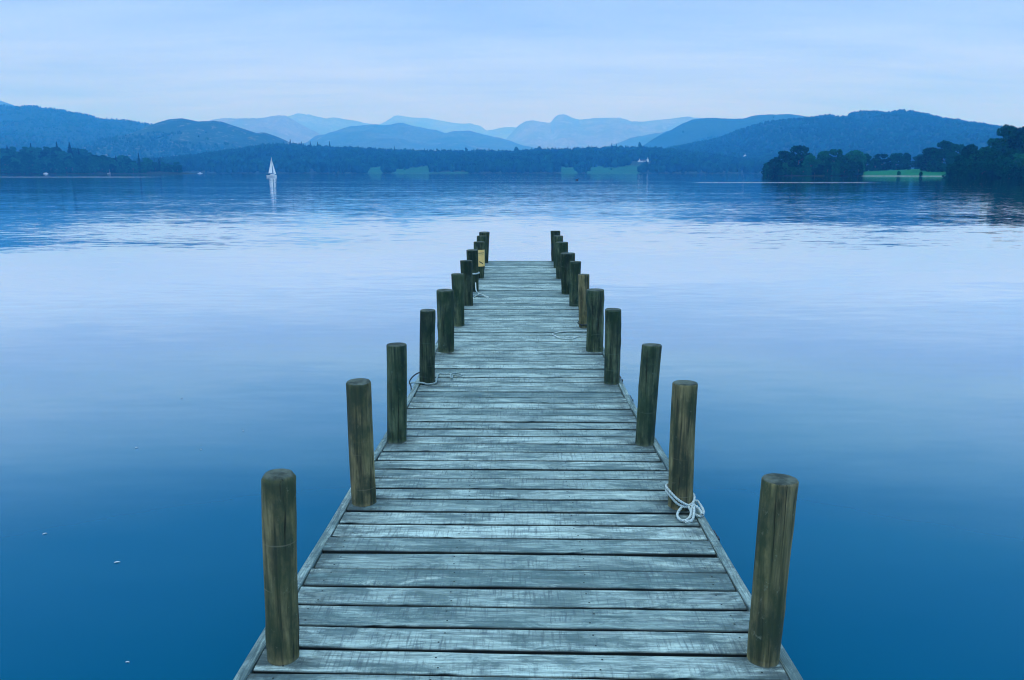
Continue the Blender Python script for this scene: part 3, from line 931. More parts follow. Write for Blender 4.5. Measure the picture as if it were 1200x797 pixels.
def poly_land(poly, xs, ys, zfun):
    P = np.array(poly, float); n = len(P)
    XX, YY = np.meshgrid(xs, ys)
    wx, wy = fbm(XX / 14, YY / 14, 3) * 3.0, fbm(XX / 14 + 40, YY / 14, 3) * 3.0
    X, Y = XX + wx, YY + wy
    d = np.full(X.shape, 1e9); inside = np.zeros(X.shape, bool)
    for i in range(n):
        a, b = P[i], P[(i + 1) % n]
        e = b - a; t = np.clip(((X - a[0]) * e[0] + (Y - a[1]) * e[1]) / (e @ e), 0, 1)
        d = np.minimum(d, np.hypot(X - a[0] - t * e[0], Y - a[1] - t * e[1]))
        c = ((a[1] > Y) != (b[1] > Y)) & (X < (b[0] - a[0]) * (Y - a[1]) / (b[1] - a[1] + 1e-12) + a[0])
        inside ^= c
    d = np.where(inside, d, -d)
    Z = np.where(d < 0, np.maximum(d * .25, -2), zfun(np.maximum(d, 0), XX, YY))
    return Field(xs, ys, Z), d


RP = [(212, 660), (168, 540), (155, 506), (176, 492), (203, 478), (221, 466), (238, 445), (228, 400), (196, 362), (187, 343), (196, 327), (230, 318), (300, 310), (460, 320), (460, 980), (340, 1050), (270, 820)]
right, rd = poly_land(RP, np.linspace(130, 470, 260), np.linspace(295, 1000, 420),
                      lambda d, X, Y: .5 * (1 - np.exp(-d / 3)) + .042 * np.minimum(d, 130) + .25 * fbm(X / 20, Y / 20, 3) * np.minimum(1, d / 15))
rl = ((right.ys[:, None] > 400) & (rd > 0) & (right.xs[None, :] / right.ys[:, None] * F + 608.5 > 1002)).astype(float)
tag(right.mesh('shore', SHOREMAT, {'lawn': rl, 'beach': rl}), 'right hand lake shore with a bright lawn and a thin pale beach', 'shore')
LP = [(-1300, 860), (-760, 890), (-640, 925), (-560, 950), (-475, 985), (-430, 1008), (-412, 1030), (-432, 1110), (-530, 1300), (-700, 1600), (-1300, 1600)]
left, ld = poly_land(LP, np.linspace(-1300, -340, 240), np.linspace(840, 1600, 200),
                     lambda d, X, Y: .5 * (1 - np.exp(-d / 4)) + np.minimum(d, 170) * np.clip((-330 - X) / 260, .02, 1) * .135 + .8 * fbm(X / 40, Y / 40, 3) * np.minimum(1, d / 20))
tag(left.mesh('shore', SHOREMAT, {'lawn': ld * 0, 'beach': ld * 0}), 'wooded left shore of the lake below the long hill', 'shore')


# ------------------------------------------------------------------ trees
def leaf_quads(C, size, rng, flat=0.0):
    """one small bent quad per centre, at random angles"""
    n = len(C)
    a = rng.normal(size=(n, 3)); a[:, 2] *= (1 - flat); a /= np.linalg.norm(a, axis=1)[:, None]
    b = rng.normal(size=(n, 3)); b -= (b * a).sum(1)[:, None] * a; b /= np.linalg.norm(b, axis=1)[:, None]
    s = size * rng.uniform(.6, 1.35, (n, 1))
    V = np.stack([C - a * s - b * s * .6, C + a * s * .9 - b * s * .6, C + a * s + b * s * .6, C - a * s * .8 + b * s * .7], 1).reshape(-1, 3)
    return V, np.arange(4 * n).reshape(n, 4)


def crown_mesh(seed, h=1.0, w=.8, base=.12, lobes=34, leaves=5200, size=.028, dome=.55):
    """broadleaf crown, unit height: leaf clumps on uneven lobes with gaps between them"""
    rng = np.random.default_rng(seed)
    C = []
    for i in range(lobes):
        t = rng.uniform(0, 1)
        z = base + (1 - base) * t
        prof = math.sqrt(max(0.012, 1 - ((t - .38) / .63) ** 2)) if t > .38 else .84 + .16 * (t / .38)
        rad = w / 2 * prof * math.sqrt(rng.uniform(.1, 1))
        an = rng.uniform(0, 2 * math.pi)
        lr = rng.uniform(.075, .145) * (1.12 - .35 * t)
        c = np.array([rad * math.cos(an) * .92, rad * math.sin(an) * .92, min(z, 1 - lr * .8)])
        k = int(leaves / lobes * (lr / .125) ** 2)
        u = rng.normal(size=(k, 3)); u /= np.linalg.norm(u, axis=1)[:, None]
        rr = lr * rng.uniform(.55, 1.08, (k, 1)) ** .6
        C.append(c + u * rr * np.array([1.15, 1.15, .8]))
    C = np.concatenate(C)
    C[:, 2] = np.maximum(C[:, 2], base * .45)
    V, Fq = leaf_quads(C, size, rng)
    return V, Fq


def conifer_mesh(seed, leaves=2600, w=.36, size=.024, base=.06):
    rng = np.random.default_rng(seed)
    t = rng.uniform(0, 1, leaves) ** 1.25
    whorl = .80 + .20 * np.sin(t * 60)
    rad = w / 2 * (1 - t ** 1.5) ** 1.1 * whorl * np.sqrt(rng.uniform(.1, 1, leaves))
    an = rng.uniform(0, 2 * np.pi, leaves)
    rad *= 1 + .22 * np.sin(an * 5 + t * 30)
    C = np.stack([rad * np.cos(an), rad * np.sin(an), base + (1 - base) * t - rad * .35 + .01], 1)
    return leaf_quads(C, size, rng, .4)


def trunk_mesh(seed, h=.62, r=.028, limbs=6, spread=.28):
    rng = random.Random(seed); V, Fc = [], []

    def limb(p0, p1, ra, rb, n=5, k=7):
        b = len(V); d = (p1 - p0)
        s = d.normalized().cross(Vector((.3, 1, .1))).normalized(); u = d.normalized().cross(s)
        jx, jy = rng.uniform(-.02, .02), rng.uniform(-.02, .02)
        for i in range(n + 1):
            t = i / n; c = p0 + d * t + Vector((jx, jy, 0)) * math.sin(t * math.pi); rr = ra + (rb - ra) * t
            for q in range(k):
                a = 2 * math.pi * q / k; V.append(c + (s * math.cos(a) + u * math.sin(a)) * rr)
        for i in range(n):
            for q in range(k):
                a = b + i * k
                Fc.append((a + q, a + (q + 1) % k, a + k + (q + 1) % k, a + k + q))
        Fc.append(tuple(b + n * k + q for q in range(k)))
    limb(Vector((0, 0, -.05)), Vector((0, 0, h)), r, r * .35, 8)
    for i in range(limbs):
        z = h * rng.uniform(.35, .95); a = rng.uniform(0, 6.28); L = spread * rng.uniform(.6, 1)
        limb(Vector((0, 0, z)), Vector((L * math.cos(a), L * math.sin(a), z + L * rng.uniform(.4, 1))), r * .42, r * .12)
    return V, Fc


CROWNS, TRUNKS = [], []
for i, (w, b, lb, lv) in enumerate([(.80, .05, 60, 7600), (.95, .04, 68, 8600), (.70, .07, 52, 6600), (1.05, .03, 74, 9200), (.85, .02, 62, 7800)]):
    V, Fq = crown_mesh(40 + i, w=w, base=b, lobes=lb, leaves=lv)
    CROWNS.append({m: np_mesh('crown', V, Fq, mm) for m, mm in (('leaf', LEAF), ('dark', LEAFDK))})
    V, Fq = trunk_mesh(60 + i)
    me = bpy.data.meshes.new('trunk'); me.from_pydata([tuple(v) for v in V], [], Fq); me.materials.append(BARK); TRUNKS.append(me)
CONES = []
for i, w in enumerate((.40, .58, .34)):
    V, Fq = conifer_mesh(80 + i, w=w); CONES.append(np_mesh('crown', V, Fq, NEEDLE))
V, Fq = trunk_mesh(90, .9, .018, 0); CTR = bpy.data.meshes.new('trunk'); CTR.from_pydata([tuple(v) for v in V], [], Fq); CTR.materials.append(BARK)

_tr = random.Random(11)


def tree(x, y, z, h, w, label, group=None, kind='leaf', name='broadleaf_tree', variant=None):
    """one tree as a thing of its own: an Empty at its foot with trunk and crown"""
    root = empty(name, (x, y, z - .1)); root.rotation_euler.z = _tr.uniform(0, 6.28)
    if kind == 'cone':
        i = variant if variant is not None else _tr.randrange(3)
        c, t = CONES[i], CTR; bw = (.40, .58, .34)[i]
    else:
        i = variant if variant is not None else _tr.randrange(5)
        c, t = CROWNS[i][kind], TRUNKS[i]; bw = (.80, .95, .70, 1.05, .85)[i] * 1.12
    root.scale = (w / bw, w / bw, h)
    link('trunk', t, root); link('crown', c, root)
    tag(root, label, 'tree', group)
    return root


def tree_px(px, ytop, wpx, Y, fld, label, group=None, **k):
    p = at_depth(px, ytop, Y)
    z = float(fld.h(np.array([p.x]), np.array([Y]))[0])
    z = max(z, -.2)
    return tree(p.x, Y, z, p.z - z, wpx * Y / F, label, group, **k)


G1 = 'broadleaf trees on the wooded right shore'
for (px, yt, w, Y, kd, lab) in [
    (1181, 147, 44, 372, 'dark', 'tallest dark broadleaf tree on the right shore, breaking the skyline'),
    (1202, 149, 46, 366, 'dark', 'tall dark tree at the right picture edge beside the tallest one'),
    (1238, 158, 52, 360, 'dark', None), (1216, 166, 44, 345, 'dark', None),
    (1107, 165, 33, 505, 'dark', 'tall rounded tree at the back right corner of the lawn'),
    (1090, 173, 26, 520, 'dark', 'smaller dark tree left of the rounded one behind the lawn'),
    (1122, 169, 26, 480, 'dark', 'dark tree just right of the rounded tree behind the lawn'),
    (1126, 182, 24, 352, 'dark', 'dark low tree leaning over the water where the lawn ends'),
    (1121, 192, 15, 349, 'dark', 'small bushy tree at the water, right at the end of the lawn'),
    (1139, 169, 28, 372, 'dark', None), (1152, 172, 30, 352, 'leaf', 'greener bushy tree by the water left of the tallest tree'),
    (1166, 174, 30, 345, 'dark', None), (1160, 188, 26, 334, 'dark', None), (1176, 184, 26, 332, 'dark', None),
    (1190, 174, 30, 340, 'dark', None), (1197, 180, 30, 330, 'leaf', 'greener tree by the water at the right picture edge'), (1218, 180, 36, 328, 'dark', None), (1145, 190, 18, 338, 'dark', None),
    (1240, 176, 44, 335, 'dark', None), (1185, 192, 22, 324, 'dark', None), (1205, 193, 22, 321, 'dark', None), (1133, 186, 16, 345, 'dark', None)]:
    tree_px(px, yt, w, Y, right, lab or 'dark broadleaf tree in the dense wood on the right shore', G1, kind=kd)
G2 = 'broadleaf trees on the point left of the lawn'
for (px, yt, w, Y, kd, vr, lab) in [
    (937, 171, 32, 518, 'dark', 1, 'tallest dark tree on the wooded point, with a domed crown'),
    (920, 177, 26, 512, 'dark', 0, 'dark sloping tree left of the domed one on the point'),
    (908, 186, 20, 507, 'dark', 3, 'low tree at the left tip of the wooded point'),
    (901, 195, 12, 505, 'leaf', 3, 'smallest bush at the very left tip of the wooded point'),
    (951, 181, 22, 506, 'leaf', 4, 'green tree just right of the domed one on the point'),
    (966, 177, 22, 520, 'leaf', 0, 'mid green tree with a flat crown near the middle of the point'),
    (979, 175, 25, 515, 'leaf', 1, 'lighter green tree in the middle of the point'),
    (990, 182, 20, 500, 'leaf', 4, 'green waterside tree between two taller crowns on the point'),
    (1003, 176, 30, 505, 'leaf', 3, 'wide green tree at the right end of the point, beside the lawn'),
    (1016, 180, 13, 530, 'dark', 2, 'narrow dark tree behind the right end of the point'),
    (1034, 180.5, 24, 580, 'dark', 1, 'dark broad tree at the back of the lawn, left of its pair'),
    (1052, 179.5, 26, 585, 'dark', 3, 'dark broad tree at the back of the lawn, right of its pair'),
    (1063, 179, 10, 590, 'dark', 2, 'narrow upright tree at the back of the lawn beside the dark pair'),
    (1027, 186, 16, 575, 'dark', 4, 'low dark tree at the left end of the back of the lawn'),
    (1080, 181, 22, 600, 'dark', 0, 'pale distant tree in the gap behind the lawn'),
    (1053.5, 200.2, 4.6, 474, 'leaf', 3, 'tiny young tree standing alone on the lawn by the beach'),
    (1079.5, 201, 4.6, 462, 'leaf', 3, 'tiny young tree on the lawn, right of the other small one')]:
    tree_px(px, yt, w, Y, right, lab, G2, kind=kd, variant=vr)

rb_ = random.Random(5)
for i in range(16):
    px = 900 + 112 * (i + rb_.uniform(-.3, .3)) / 16
    Y = float(np.interp((px - 608.5) * .52, [150, 176, 203, 225], [508, 495, 482, 470])) + rb_.uniform(2, 7)
    tree_px(px, 205.5 - rb_.uniform(9, 17), rb_.uniform(9, 15), Y, right, 'low bush overhanging the water along the wooded point', 'bushes along the water of the point', kind=rb_.choice(['leaf', 'dark']), name='bush', variant=rb_.choice([3, 4]))
for i in range(12):
    px = 1118 + 100 * (i + rb_.uniform(-.3, .3)) / 12
    Y = float(np.interp(px, [1118, 1130, 1150, 1200, 1220], [349, 336, 330, 319, 318])) + rb_.uniform(1, 5)
    tree_px(px, 207.5 - rb_.uniform(9, 20), rb_.uniform(13, 22), Y, right, 'low dark bush overhanging the water below the right shore wood', 'bushes along the water of the right wood', kind='dark', name='bush', variant=rb_.choice([3, 4]))
# left shore wood: rows of broadleaf trees climbing the bank, with conifers standing above them
G3 = 'broadleaf trees in the wood on the left shore'
rl_ = random.Random(21)
for row, (dy, n) in enumerate(((1, 40), (18, 30), (44, 26), (74, 24), (110, 22))):
    for i in range(n):
        px = -35 + (258 if row == 0 else 245 - 22 * row) * (i + rl_.uniform(-.3, .3)) / n
        X0 = (px - 608.5)
        ysh = np.interp(X0 * 1.0, [q[0] for q in LP[:7]], [q[1] for q in LP[:7]])
        Y = ysh + dy + rl_.uniform(-1, 8)
        X = (px - 608.5) * Y / F
        z = float(left.h(np.array([X]), np.array([Y]))[0])
        if z < .02: continue
        h = rl_.uniform(11, 16.5) if row else rl_.uniform(7, 13)
        tree(X, Y, z, h, h * rl_.uniform(.8, 1.15), ('broadleaf tree at the water on the left shore', 'broadleaf tree on the bank above the left shore')[row > 0], G3, kind=rl_.choice(['leaf', 'leaf', 'dark']))
for (px, yt, w, Y, vr, lab) in [
    (81, 167, 9.5, 1060, 1, 'biggest dark conifer standing above the left shore wood'), (66, 166.5, 6, 1075, 0, 'slim pale conifer just left of the biggest one'),
    (35.5, 168, 6, 1060, 0, 'pointed conifer in the left shore wood, farthest left but one'), (8, 170.5, 6, 1050, 1, 'conifer top at the left picture edge'),
    (162, 179.5, 5, 1060, 0, 'slim conifer standing above the thin end of the left wood'), (135.5, 182.5, 6, 1040, 1, 'dark stout conifer in the middle of the left wood'),
    (92, 175, 6.5, 1030, 1, 'dark lower conifer just right of the biggest one'), (186, 186, 4.5, 1050, 0, 'small conifer near the right end of the left wood'), (141, 184, 4, 1045, 2, 'thin conifer beside the stout one in the left wood')]:
    tree_px(px, yt, w, Y, left, lab, 'conifers above the left shore wood', kind='cone', name='conifer_tree', variant=vr)

# conifers and tall trees that break the far wood's skyline one by one
for j, (px, yt, w, kd) in enumerate([(340, 163.5, 4, 'cone'), (353, 166, 4, 'cone'), (363.5, 165.5, 4.5, 'cone'), (372, 166.5, 4, 'cone'), (386, 165.5, 5, 'cone'), (462, 171.5, 3.5, 'cone'), (475, 173.5, 3.5, 'leaf'), (512, 174, 4, 'leaf'), (546, 173, 5, 'leaf'), (573, 173.5, 3.5, 'cone'), (605, 172, 6, 'leaf'), (632, 171.5, 7, 'leaf'), (642, 172, 3, 'cone'), (650.5, 171.8, 3, 'cone'),
                                     (717, 168, 5, 'cone'), (722.5, 169, 5, 'cone'), (750, 166.5, 5, 'leaf')]):
    Y = 2060 if j < 14 else 1950
    tree_px(px, yt, w, Y, far, {'cone': 'pointed conifer breaking the skyline of the far wood', 'leaf': 'round tree breaking the skyline of the far wood'}[kd],
            'single trees along the far wood skyline', kind='cone' if kd == 'cone' else 'dark', name='conifer_tree' if kd == 'cone' else 'broadleaf_tree')

for (px, yt, w, Y, lab) in [(510, 192, 5, 1530, 'lighter round tree at the right end of the long far meadow'), (458, 190.5, 8, 1535, 'broad dark tree between the two left hand far meadows'),
                            (474, 195.5, 3, 1560, 'small tree standing out in the long far meadow'), (683, 189.5, 9, 1528, 'broad dark tree left of the far meadow below the white houses'),
                            (716, 197, 2.6, 1550, 'small tree standing out in the meadow below the white houses'), (752, 195, 7, 1540, 'dark tree at the right end of the meadow below the white houses'), (758.5, 194.5, 7, 1545, 'dark tree in front of the long white house, right of the meadow'), (764, 193, 8, 1530, 'tall dark tree right of the long white house')]:
    tree_px(px, yt, w, Y, far, lab, 'trees round the far meadows', kind='dark' if 'dark' in lab else 'leaf')

# woods that read as one mass
ico = None


def icosphere():
    t = (1 + 5 ** .5) / 2
    v = [(-1, t, 0), (1, t, 0), (-1, -t, 0), (1, -t, 0), (0, -1, t), (0, 1, t), (0, -1, -t), (0, 1, -t), (t, 0, -1), (t, 0, 1), (-t, 0, -1), (-t, 0, 1)]
    v = [np.array(p) / np.linalg.norm(p) for p in v]
    f = [(0, 11, 5), (0, 5, 1), (0, 1, 7), (0, 7, 10), (0, 10, 11), (1, 5, 9), (5, 11, 4), (11, 10, 2), (10, 7, 6), (7, 1, 8), (3, 9, 4), (3, 4, 2), (3, 2, 6), (3, 6, 8), (3, 8, 9), (4, 9, 5), (2, 4, 11), (6, 2, 10), (8, 6, 7), (9, 8, 1)]
    mid, out = {}, []

    def m(a, b):
        k = (min(a, b), max(a, b))
        if k not in mid:
            p = v[a] + v[b]; v.append(p / np.linalg.norm(p)); mid[k] = len(v) - 1
        return mid[k]
    for a, b, c in f:
        x, y, z = m(a, b), m(b, c), m(c, a); out += [(a, x, z), (b, y, x), (c, z, y), (x, y, z)]
    return np.array(v), np.array(out)


ICO_V, ICO_F = icosphere()


def wood(name, label, X, Y, Z, H, W, seed, conifer=0.2):
    """thousands of small distant trees as one object"""
    rng = np.random.default_rng(seed); n = len(X)
    k, m = len(ICO_V), len(ICO_F)
    jit = 1 + rng.uniform(-.28, .28, (n, k, 1))
    V = ICO_V[None] * jit
    con = rng.random(n) < conifer
    taper = np.where(con[:, None], np.clip(.62 - .55 * ICO_V[None, :, 2], .04, 1.2), 1.0)
    V[..., 0] *= taper * W[:, None] / 2 * np.where(con, .62, 1)[:, None]; V[..., 1] *= taper * W[:, None] / 2 * np.where(con, .62, 1)[:, None]
    V[..., 2] = V[..., 2] * H[:, None] / 2 * np.where(con, 1.3, 1)[:, None] + H[:, None] * .5
    V += np.stack([X, Y, Z], -1)[:, None, :]
    Fq = (ICO_F[None] + (np.arange(n) * k)[:, None, None]).reshape(-1, 3)
    o = link(name, np_mesh(name, V.reshape(-1, 3), Fq, WOOD))
    return tag(o, label, 'wood', kind='stuff')


def scatter(fld, n, x0, x1, y0, y1, seed, keep=None, hmin=7, hmax=12, zmin=.5):
    rng = np.random.default_rng(seed)
    X, Y = rng.uniform(x0, x1, n), rng.uniform(y0, y1, n)
    Z = fld.h(X, Y)
    ok = Z > zmin
    if keep is not None: ok &= keep(X, Y, rng)
    X, Y, Z = X[ok], Y[ok], Z[ok]
    H = rng.uniform(hmin, hmax, len(X)); W = H * rng.uniform(.6, 1.0, len(X))
    return X, Y, Z - 1, H, W


wood('wood', 'dense mixed wood along the far shore behind the two fields', *scatter(far, 17000, -1100, 900, 1482, 2180, 1, lambda x, y, r: ~in_field(x, y) & ~((CX + F * x / y + 8.5 > 734) & (CX + F * x / y + 8.5 < 762) & (y > 1572) & (y < 1728)), 7, 17), 1, .42)
wood('wood', 'woodland covering the broad knuckled hill on the right', *scatter(hill_right, 20000, 300, 2300, 1600, 2800, 2, None, 5, 10), 2, .08)
wood('wood', 'woodland on the slopes of the long left hill', *scatter(hill_left, 22000, -3300, -500, 1900, 3650, 3, lambda x, y, r: fbm(x / 220, y / 220, 3) + .35 > r.uniform(-.3, .5, len(x)), 5, 9), 3, .15)
wood('wood', 'scattered scrub trees on the rocky knoll', *scatter(hill_knoll, 9000, -1600, -550, 1990, 3000, 4, lambda x, y, r: (fbm(x / 130, y / 130, 3) + np.clip((2650 - y) / 420, -.7, 1)) > r.uniform(-.1, .5, len(x)), 5, 9), 4, .2)
wood('wood', 'thin woodland on the steep hill behind the right hill', *scatter(hill_back, 5000, 500, 2000, 2900, 4250, 5, lambda x, y, r: fbm(x / 260, y / 260, 3) + np.clip((3900 - y) / 800, -.5, .6) > r.uniform(-.1, .5, len(x)), 7, 11), 5, .15)


# ------------------------------------------------------------------ far houses
def house(px, py, Y, fld, L, Wd, Hw, Hr, rot, label, windows=3, chim=1, name='house', lift=None):
    p = at_depth(px, py, Y)
    z = p.z if lift is None else lift
    root = empty(name, (p.x, Y, z)); root.rotation_euler.z = rot
    tag(root, label, 'house')
    V = [(-L / 2, -Wd / 2, -3), (L / 2, -Wd / 2, -3), (L / 2, Wd / 2, -3), (-L / 2, Wd / 2, -3), (-L / 2, -Wd / 2, Hw), (L / 2, -Wd / 2, Hw), (L / 2, Wd / 2, Hw), (-L / 2, Wd / 2, Hw), (-L / 2, 0, Hw + Hr), (L / 2, 0, Hw + Hr)]
    mesh_obj('wall', V, [(0, 1, 5, 4), (1, 2, 6, 9, 5), (2, 3, 7, 6), (3, 0, 4, 8, 7)], WHITE, root)
    o_, t = .4, .25
    RV, RF = [], []
    for s in (-1, 1):
        b = len(RV); sl = Hr / (Wd / 2)
        RV += [(-L / 2 - o_, s * (Wd / 2 + o_), Hw - o_ * sl + .03), (L / 2 + o_, s * (Wd / 2 + o_), Hw - o_ * sl + .03), (L / 2 + o_, 0, Hw + Hr + .03), (-L / 2 - o_, 0, Hw + Hr + .03)]
        RV += [(x, y, zz + t) for x, y, zz in RV[b:b + 4]]
        RF += [tuple(b + i for i in f) for f in [(0, 1, 2, 3), (7, 6, 5, 4), (0, 4, 5, 1), (1, 5, 6, 2), (2, 6, 7, 3), (3, 7, 4, 0)]]
    roof = mesh_obj('roof', RV, RF, SLATE, root)
    for c in range(chim):
        x = (-L / 2 + .8) if c == 0 else (L / 2 - .8)
        b = Build(); b.box((x - .5, -.5, Hw + Hr - .6), (x + .5, .5, Hw + Hr + 1.6)); b.make('chimney', WHITE, roof)
    for fl in range(max(1, int(Hw // 2.7))):
        for i in range(windows):
            x = -L / 2 + L * (i + .5) / windows
            b = Build(); b.box((x - .55, -Wd / 2 - .06, .9 + fl * 2.7), (x + .55, -Wd / 2 + .05, 2.3 + fl * 2.7)); b.make('window', GLASS, root)
    return root


def gz(px, Y, f=far):
    X = (px - 608.5) * Y / F
    return float(f.h(np.array([X]), np.array([Y]))[0])


house(749, 191.5, 1722, far, 8, 5.4, 5, 2.6, R(90), 'white gabled end house with a bright wall, left of the long white house', 2, 1)
house(754, 191.2, 1718, far, 12.5, 6, 4.2, 2.2, R(0), 'long white house with a slate roof among the trees above the field', 5, 0)
house(758.7, 190.5, 1722, far, 7, 4.2, 6, 2.4, R(90), 'narrow white gable at the right end of the long house', 1, 1)
house(740.5, 195, 1690, far, 6, 6, 3, 2.4, R(20), 'small white cottage at the top right corner of the green field', 2, 1)
house(737.2, 195, 1688, far, 3, 4, 2.4, 1.6, R(80), 'tiny white outbuilding left of the field corner cottage', 1, 0, name='shed')
house(690, 195, 1640, far, 3.4, 4, 2.6, 2.4, R(90), 'little pale hut at the left corner of the green field', 1, 0, name='hut')
house(872.8, 186, 2020, hill_right, 5, 8, 6, 4, R(80), 'lone white house among trees at the foot of the right hill', 2, 1)


# ------------------------------------------------------------------ boats, marker, bird, feathers
def hull_mesh(L, B, Hh):
    V, Fc = [], []
    n, prof = 14, [(-1, 1.0), (-.92, .45), (-.6, .05), (0, -.35), (.6, .05), (.92, .45), (1, 1.0)]
    for i in range(n + 1):
        t = i / n
        w = B / 2 * (math.sin(min(1, (t + .18) / .75) * math.pi / 2) if t < .57 else max(0.0, math.cos((t - .57) / .43 * math.pi / 2)) ** .7)
        w = max(w, .02)
        sheer = Hh * (.88 + .25 * (t - .4) ** 2 * 2)
        for (a, z) in prof: V.append((-L / 2 + L * t, a * w, z * sheer if z > 0 else z * Hh))
    m = len(prof)
    for i in range(n):
        for j in range(m - 1):
            a = i * m + j; Fc.append((a, a + 1, a + m + 1, a + m))
        Fc.append((i * m, (i + 1) * m, (i + 1) * m + m - 1, i * m + m - 1))
    Fc.append(tuple(range(m))[::-1]); Fc.append(tuple(n * m + j for j in range(m)))
    return V, Fc


def tube(V, Fc, p0, p1, r, k=8):
    p0, p1 = Vector(p0), Vector(p1); d = (p1 - p0).normalized()
    s = d.cross(Vector((0, 1, 0.01))).normalized() if abs(d.y) < .9 else d.cross(Vector((1, 0, 0))).normalized()
    u = d.cross(s); b = len(V)
    for p in (p0, p1):
        for q in range(k):
            a = 2 * math.pi * q / k; V.append(p + (s * math.cos(a) + u * math.sin(a)) * r)
    for q in range(k): Fc.append((b + q, b + (q + 1) % k, b + k + (q + 1) % k, b + k + q))
    Fc.append(tuple(b + q for q in reversed(range(k)))); Fc.append(tuple(b + k + q for q in range(k)))


def sail(corners, belly, name, parent):
    """triangular sail with a filled curve and real cloth thickness"""
    A, B, C = (Vector(c) for c in corners)           # tack, clew, head
    n = 12; V, Fc = [], []
    nrm = (B - A).cross(C - A).normalized()
    for s in (0, 1):
        for i in range(n + 1):
            for j in range(n + 1):
                u, v = i / n, j / n
                p = A.lerp(B, u).lerp(C, v) if True else None
                bel = belly * math.sin(math.pi * min(1, u * .9 + .05)) * math.sin(math.pi * (v * .9 + .08)) * (1 - v * .3)
                V.append(p + nrm * (bel + s * .02))
    q = (n + 1) ** 2
    for i in range(n):
        for j in range(n):
            a = i * (n + 1) + j
            Fc.append((a, a + 1, a + n + 2, a + n + 1)); Fc.append((q + a, q + a + n + 1, q + a + n + 2, q + a + 1))
    return mesh_obj(name, V, Fc, SAIL, parent, True)


def sailboat(px, ywater, label, L=7.4, mast=9.3, rot=0.0, sails=True, B=2.2):
    p = on_plane(px, ywater, 0)
    root = empty('sailing_boat', (p.x, p.y, 0)); root.rotation_euler.z = rot
    tag(root, label, 'sailing boat')
    V, Fc = hull_mesh(L, B, .85); hull = mesh_obj('hull', V, Fc, WHITE, root, False)
    b = Build(); b.box((-L * .46, -B * .30, .78), (L * .34, B * .30, .98)); b.make('deck_trim', NAVY, hull)
    b = Build(); b.box((-L * .05, -B * .26, .98), (L * .24, B * .26, 1.28)); b.make('cabin', WHITE, root)
    V, Fc = [], []; tube(V, Fc, (L * .08, 0, .7), (L * .08, 0, mast), .07); mesh_obj('mast', V, Fc, ALU, root)
    if sails:
        V, Fc = [], []; tube(V, Fc, (L * .08, 0, 1.75), (-L * .40, .25, 1.7), .06); mesh_obj('boom', V, Fc, ALU, root)
        sail([(L * .065, 0, 1.9), (-L * .39, .28, 1.85), (L * .065, 0, mast - .1)], .35, 'mainsail', root)
        sail([(L * .47, 0, 1.3), (L * .14, .35, 1.5), (L * .10, 0, mast * .84)], -.25, 'jib', root)
    else:
        V, Fc = [], []; tube(V, Fc, (L * .08, 0, 1.75), (-L * .40, 0, 1.7), .16); mesh_obj('furled_sail', V, Fc, NAVY, root)
    return root


sailboat(318.6, 207.4, 'white yacht under full sail, alone on the lake at left', rot=R(-38), L=7.6, mast=9.4)
sailboat(435.3, 203.0, 'distant white boat with a short raised sail off the first green field', L=6, mast=7.0, rot=R(60))
sailboat(128.3, 203.9, 'moored boat with a bare mast below the middle of the left wood', L=6, mast=6.0, rot=R(75), sails=False)


def motorboat(px, ywater, L, rot, label):
    p = on_plane(px, ywater, 0)
    root = empty('motor_boat', (p.x, p.y, 0)); root.rotation_euler.z = rot
    tag(root, label, 'boat')
    V, Fc = hull_mesh(L, L * .36, .8); mesh_obj('hull', V, Fc, WHITE, root)
    b = Build(); b.box((-L * .18, -L * .13, .75), (L * .14, L * .13, 1.7)); cab = b.make('cabin', WHITE, root)
    b = Build(); b.box((-L * .14, -L * .13 - .02, 1.15), (L * .10, -L * .13 + .02, 1.5)); b.box((-L * .14, L * .13 - .02, 1.15), (L * .10, L * .13 + .02, 1.5)); b.make('window', GLASS, cab)
    return root


motorboat(53.8, 204.0, 5.0, R(8), 'small white motor boat moored under the left wood')
motorboat(33.5, 203.9, 3.2, R(60), 'tiny pale boat moored left of the white motor boat')
motorboat(234.5, 203.4, 7.0, R(5), 'white motor boat moored where the left wood ends')

# white marker at the foot of the trees
p = on_plane(1134.6, 207.7, 0)
root = empty('marker_post', (p.x, p.y, 0)); tag(root, 'white marker post standing in the water below the dark right hand trees', 'marker')
V, Fc = [], []; tube(V, Fc, (0, 0, -1), (0, 0, 1.5), .26, 12); mesh_obj('post', V, Fc, WHITE, root)
V, Fc = [], []; tube(V, Fc, (0, 0, 1.9), (0, 0, 2.5), .30, 12); tube(V, Fc, (0, 0, 1.5), (0, 0, 1.9), .08, 8); mesh_obj('top_mark', V, Fc, WHITE, root)

# a dark water bird far out
p = on_plane(676, 211.2, 0)
V, Fc = [], []
spine = [(-.52, .16, .03, .02), (-.42, .17, .09, .05), (-.2, .15, .19, .13), (.05, .13, .21, .15), (.25, .15, .16, .13), (.34, .24, .085, .08), (.36, .38, .062, .06), (.37, .50, .06, .06), (.40, .57, .075, .07), (.48, .57, .055, .05), (.56, .55, .022, .016), (.62, .54, .01, .008)]
k = 12
for i, (x, z, ry, rz) in enumerate(spine):
    a_, b_ = spine[max(0, i - 1)], spine[min(len(spine) - 1, i + 1)]
    t = Vector((b_[0] - a_[0], 0, b_[1] - a_[1])).normalized(); u = Vector((-t.z, 0, t.x))
    for q in range(k):
        an = 2 * math.pi * q / k
        V.append(Vector((x, 0, z)) + Vector((0, 1, 0)) * ry * math.cos(an) + u * rz * math.sin(an))
for i in range(len(spine) - 1):
    for q in range(k): Fc.append((i * k + q, i * k + (q + 1) % k, (i + 1) * k + (q + 1) % k, (i + 1) * k + q))
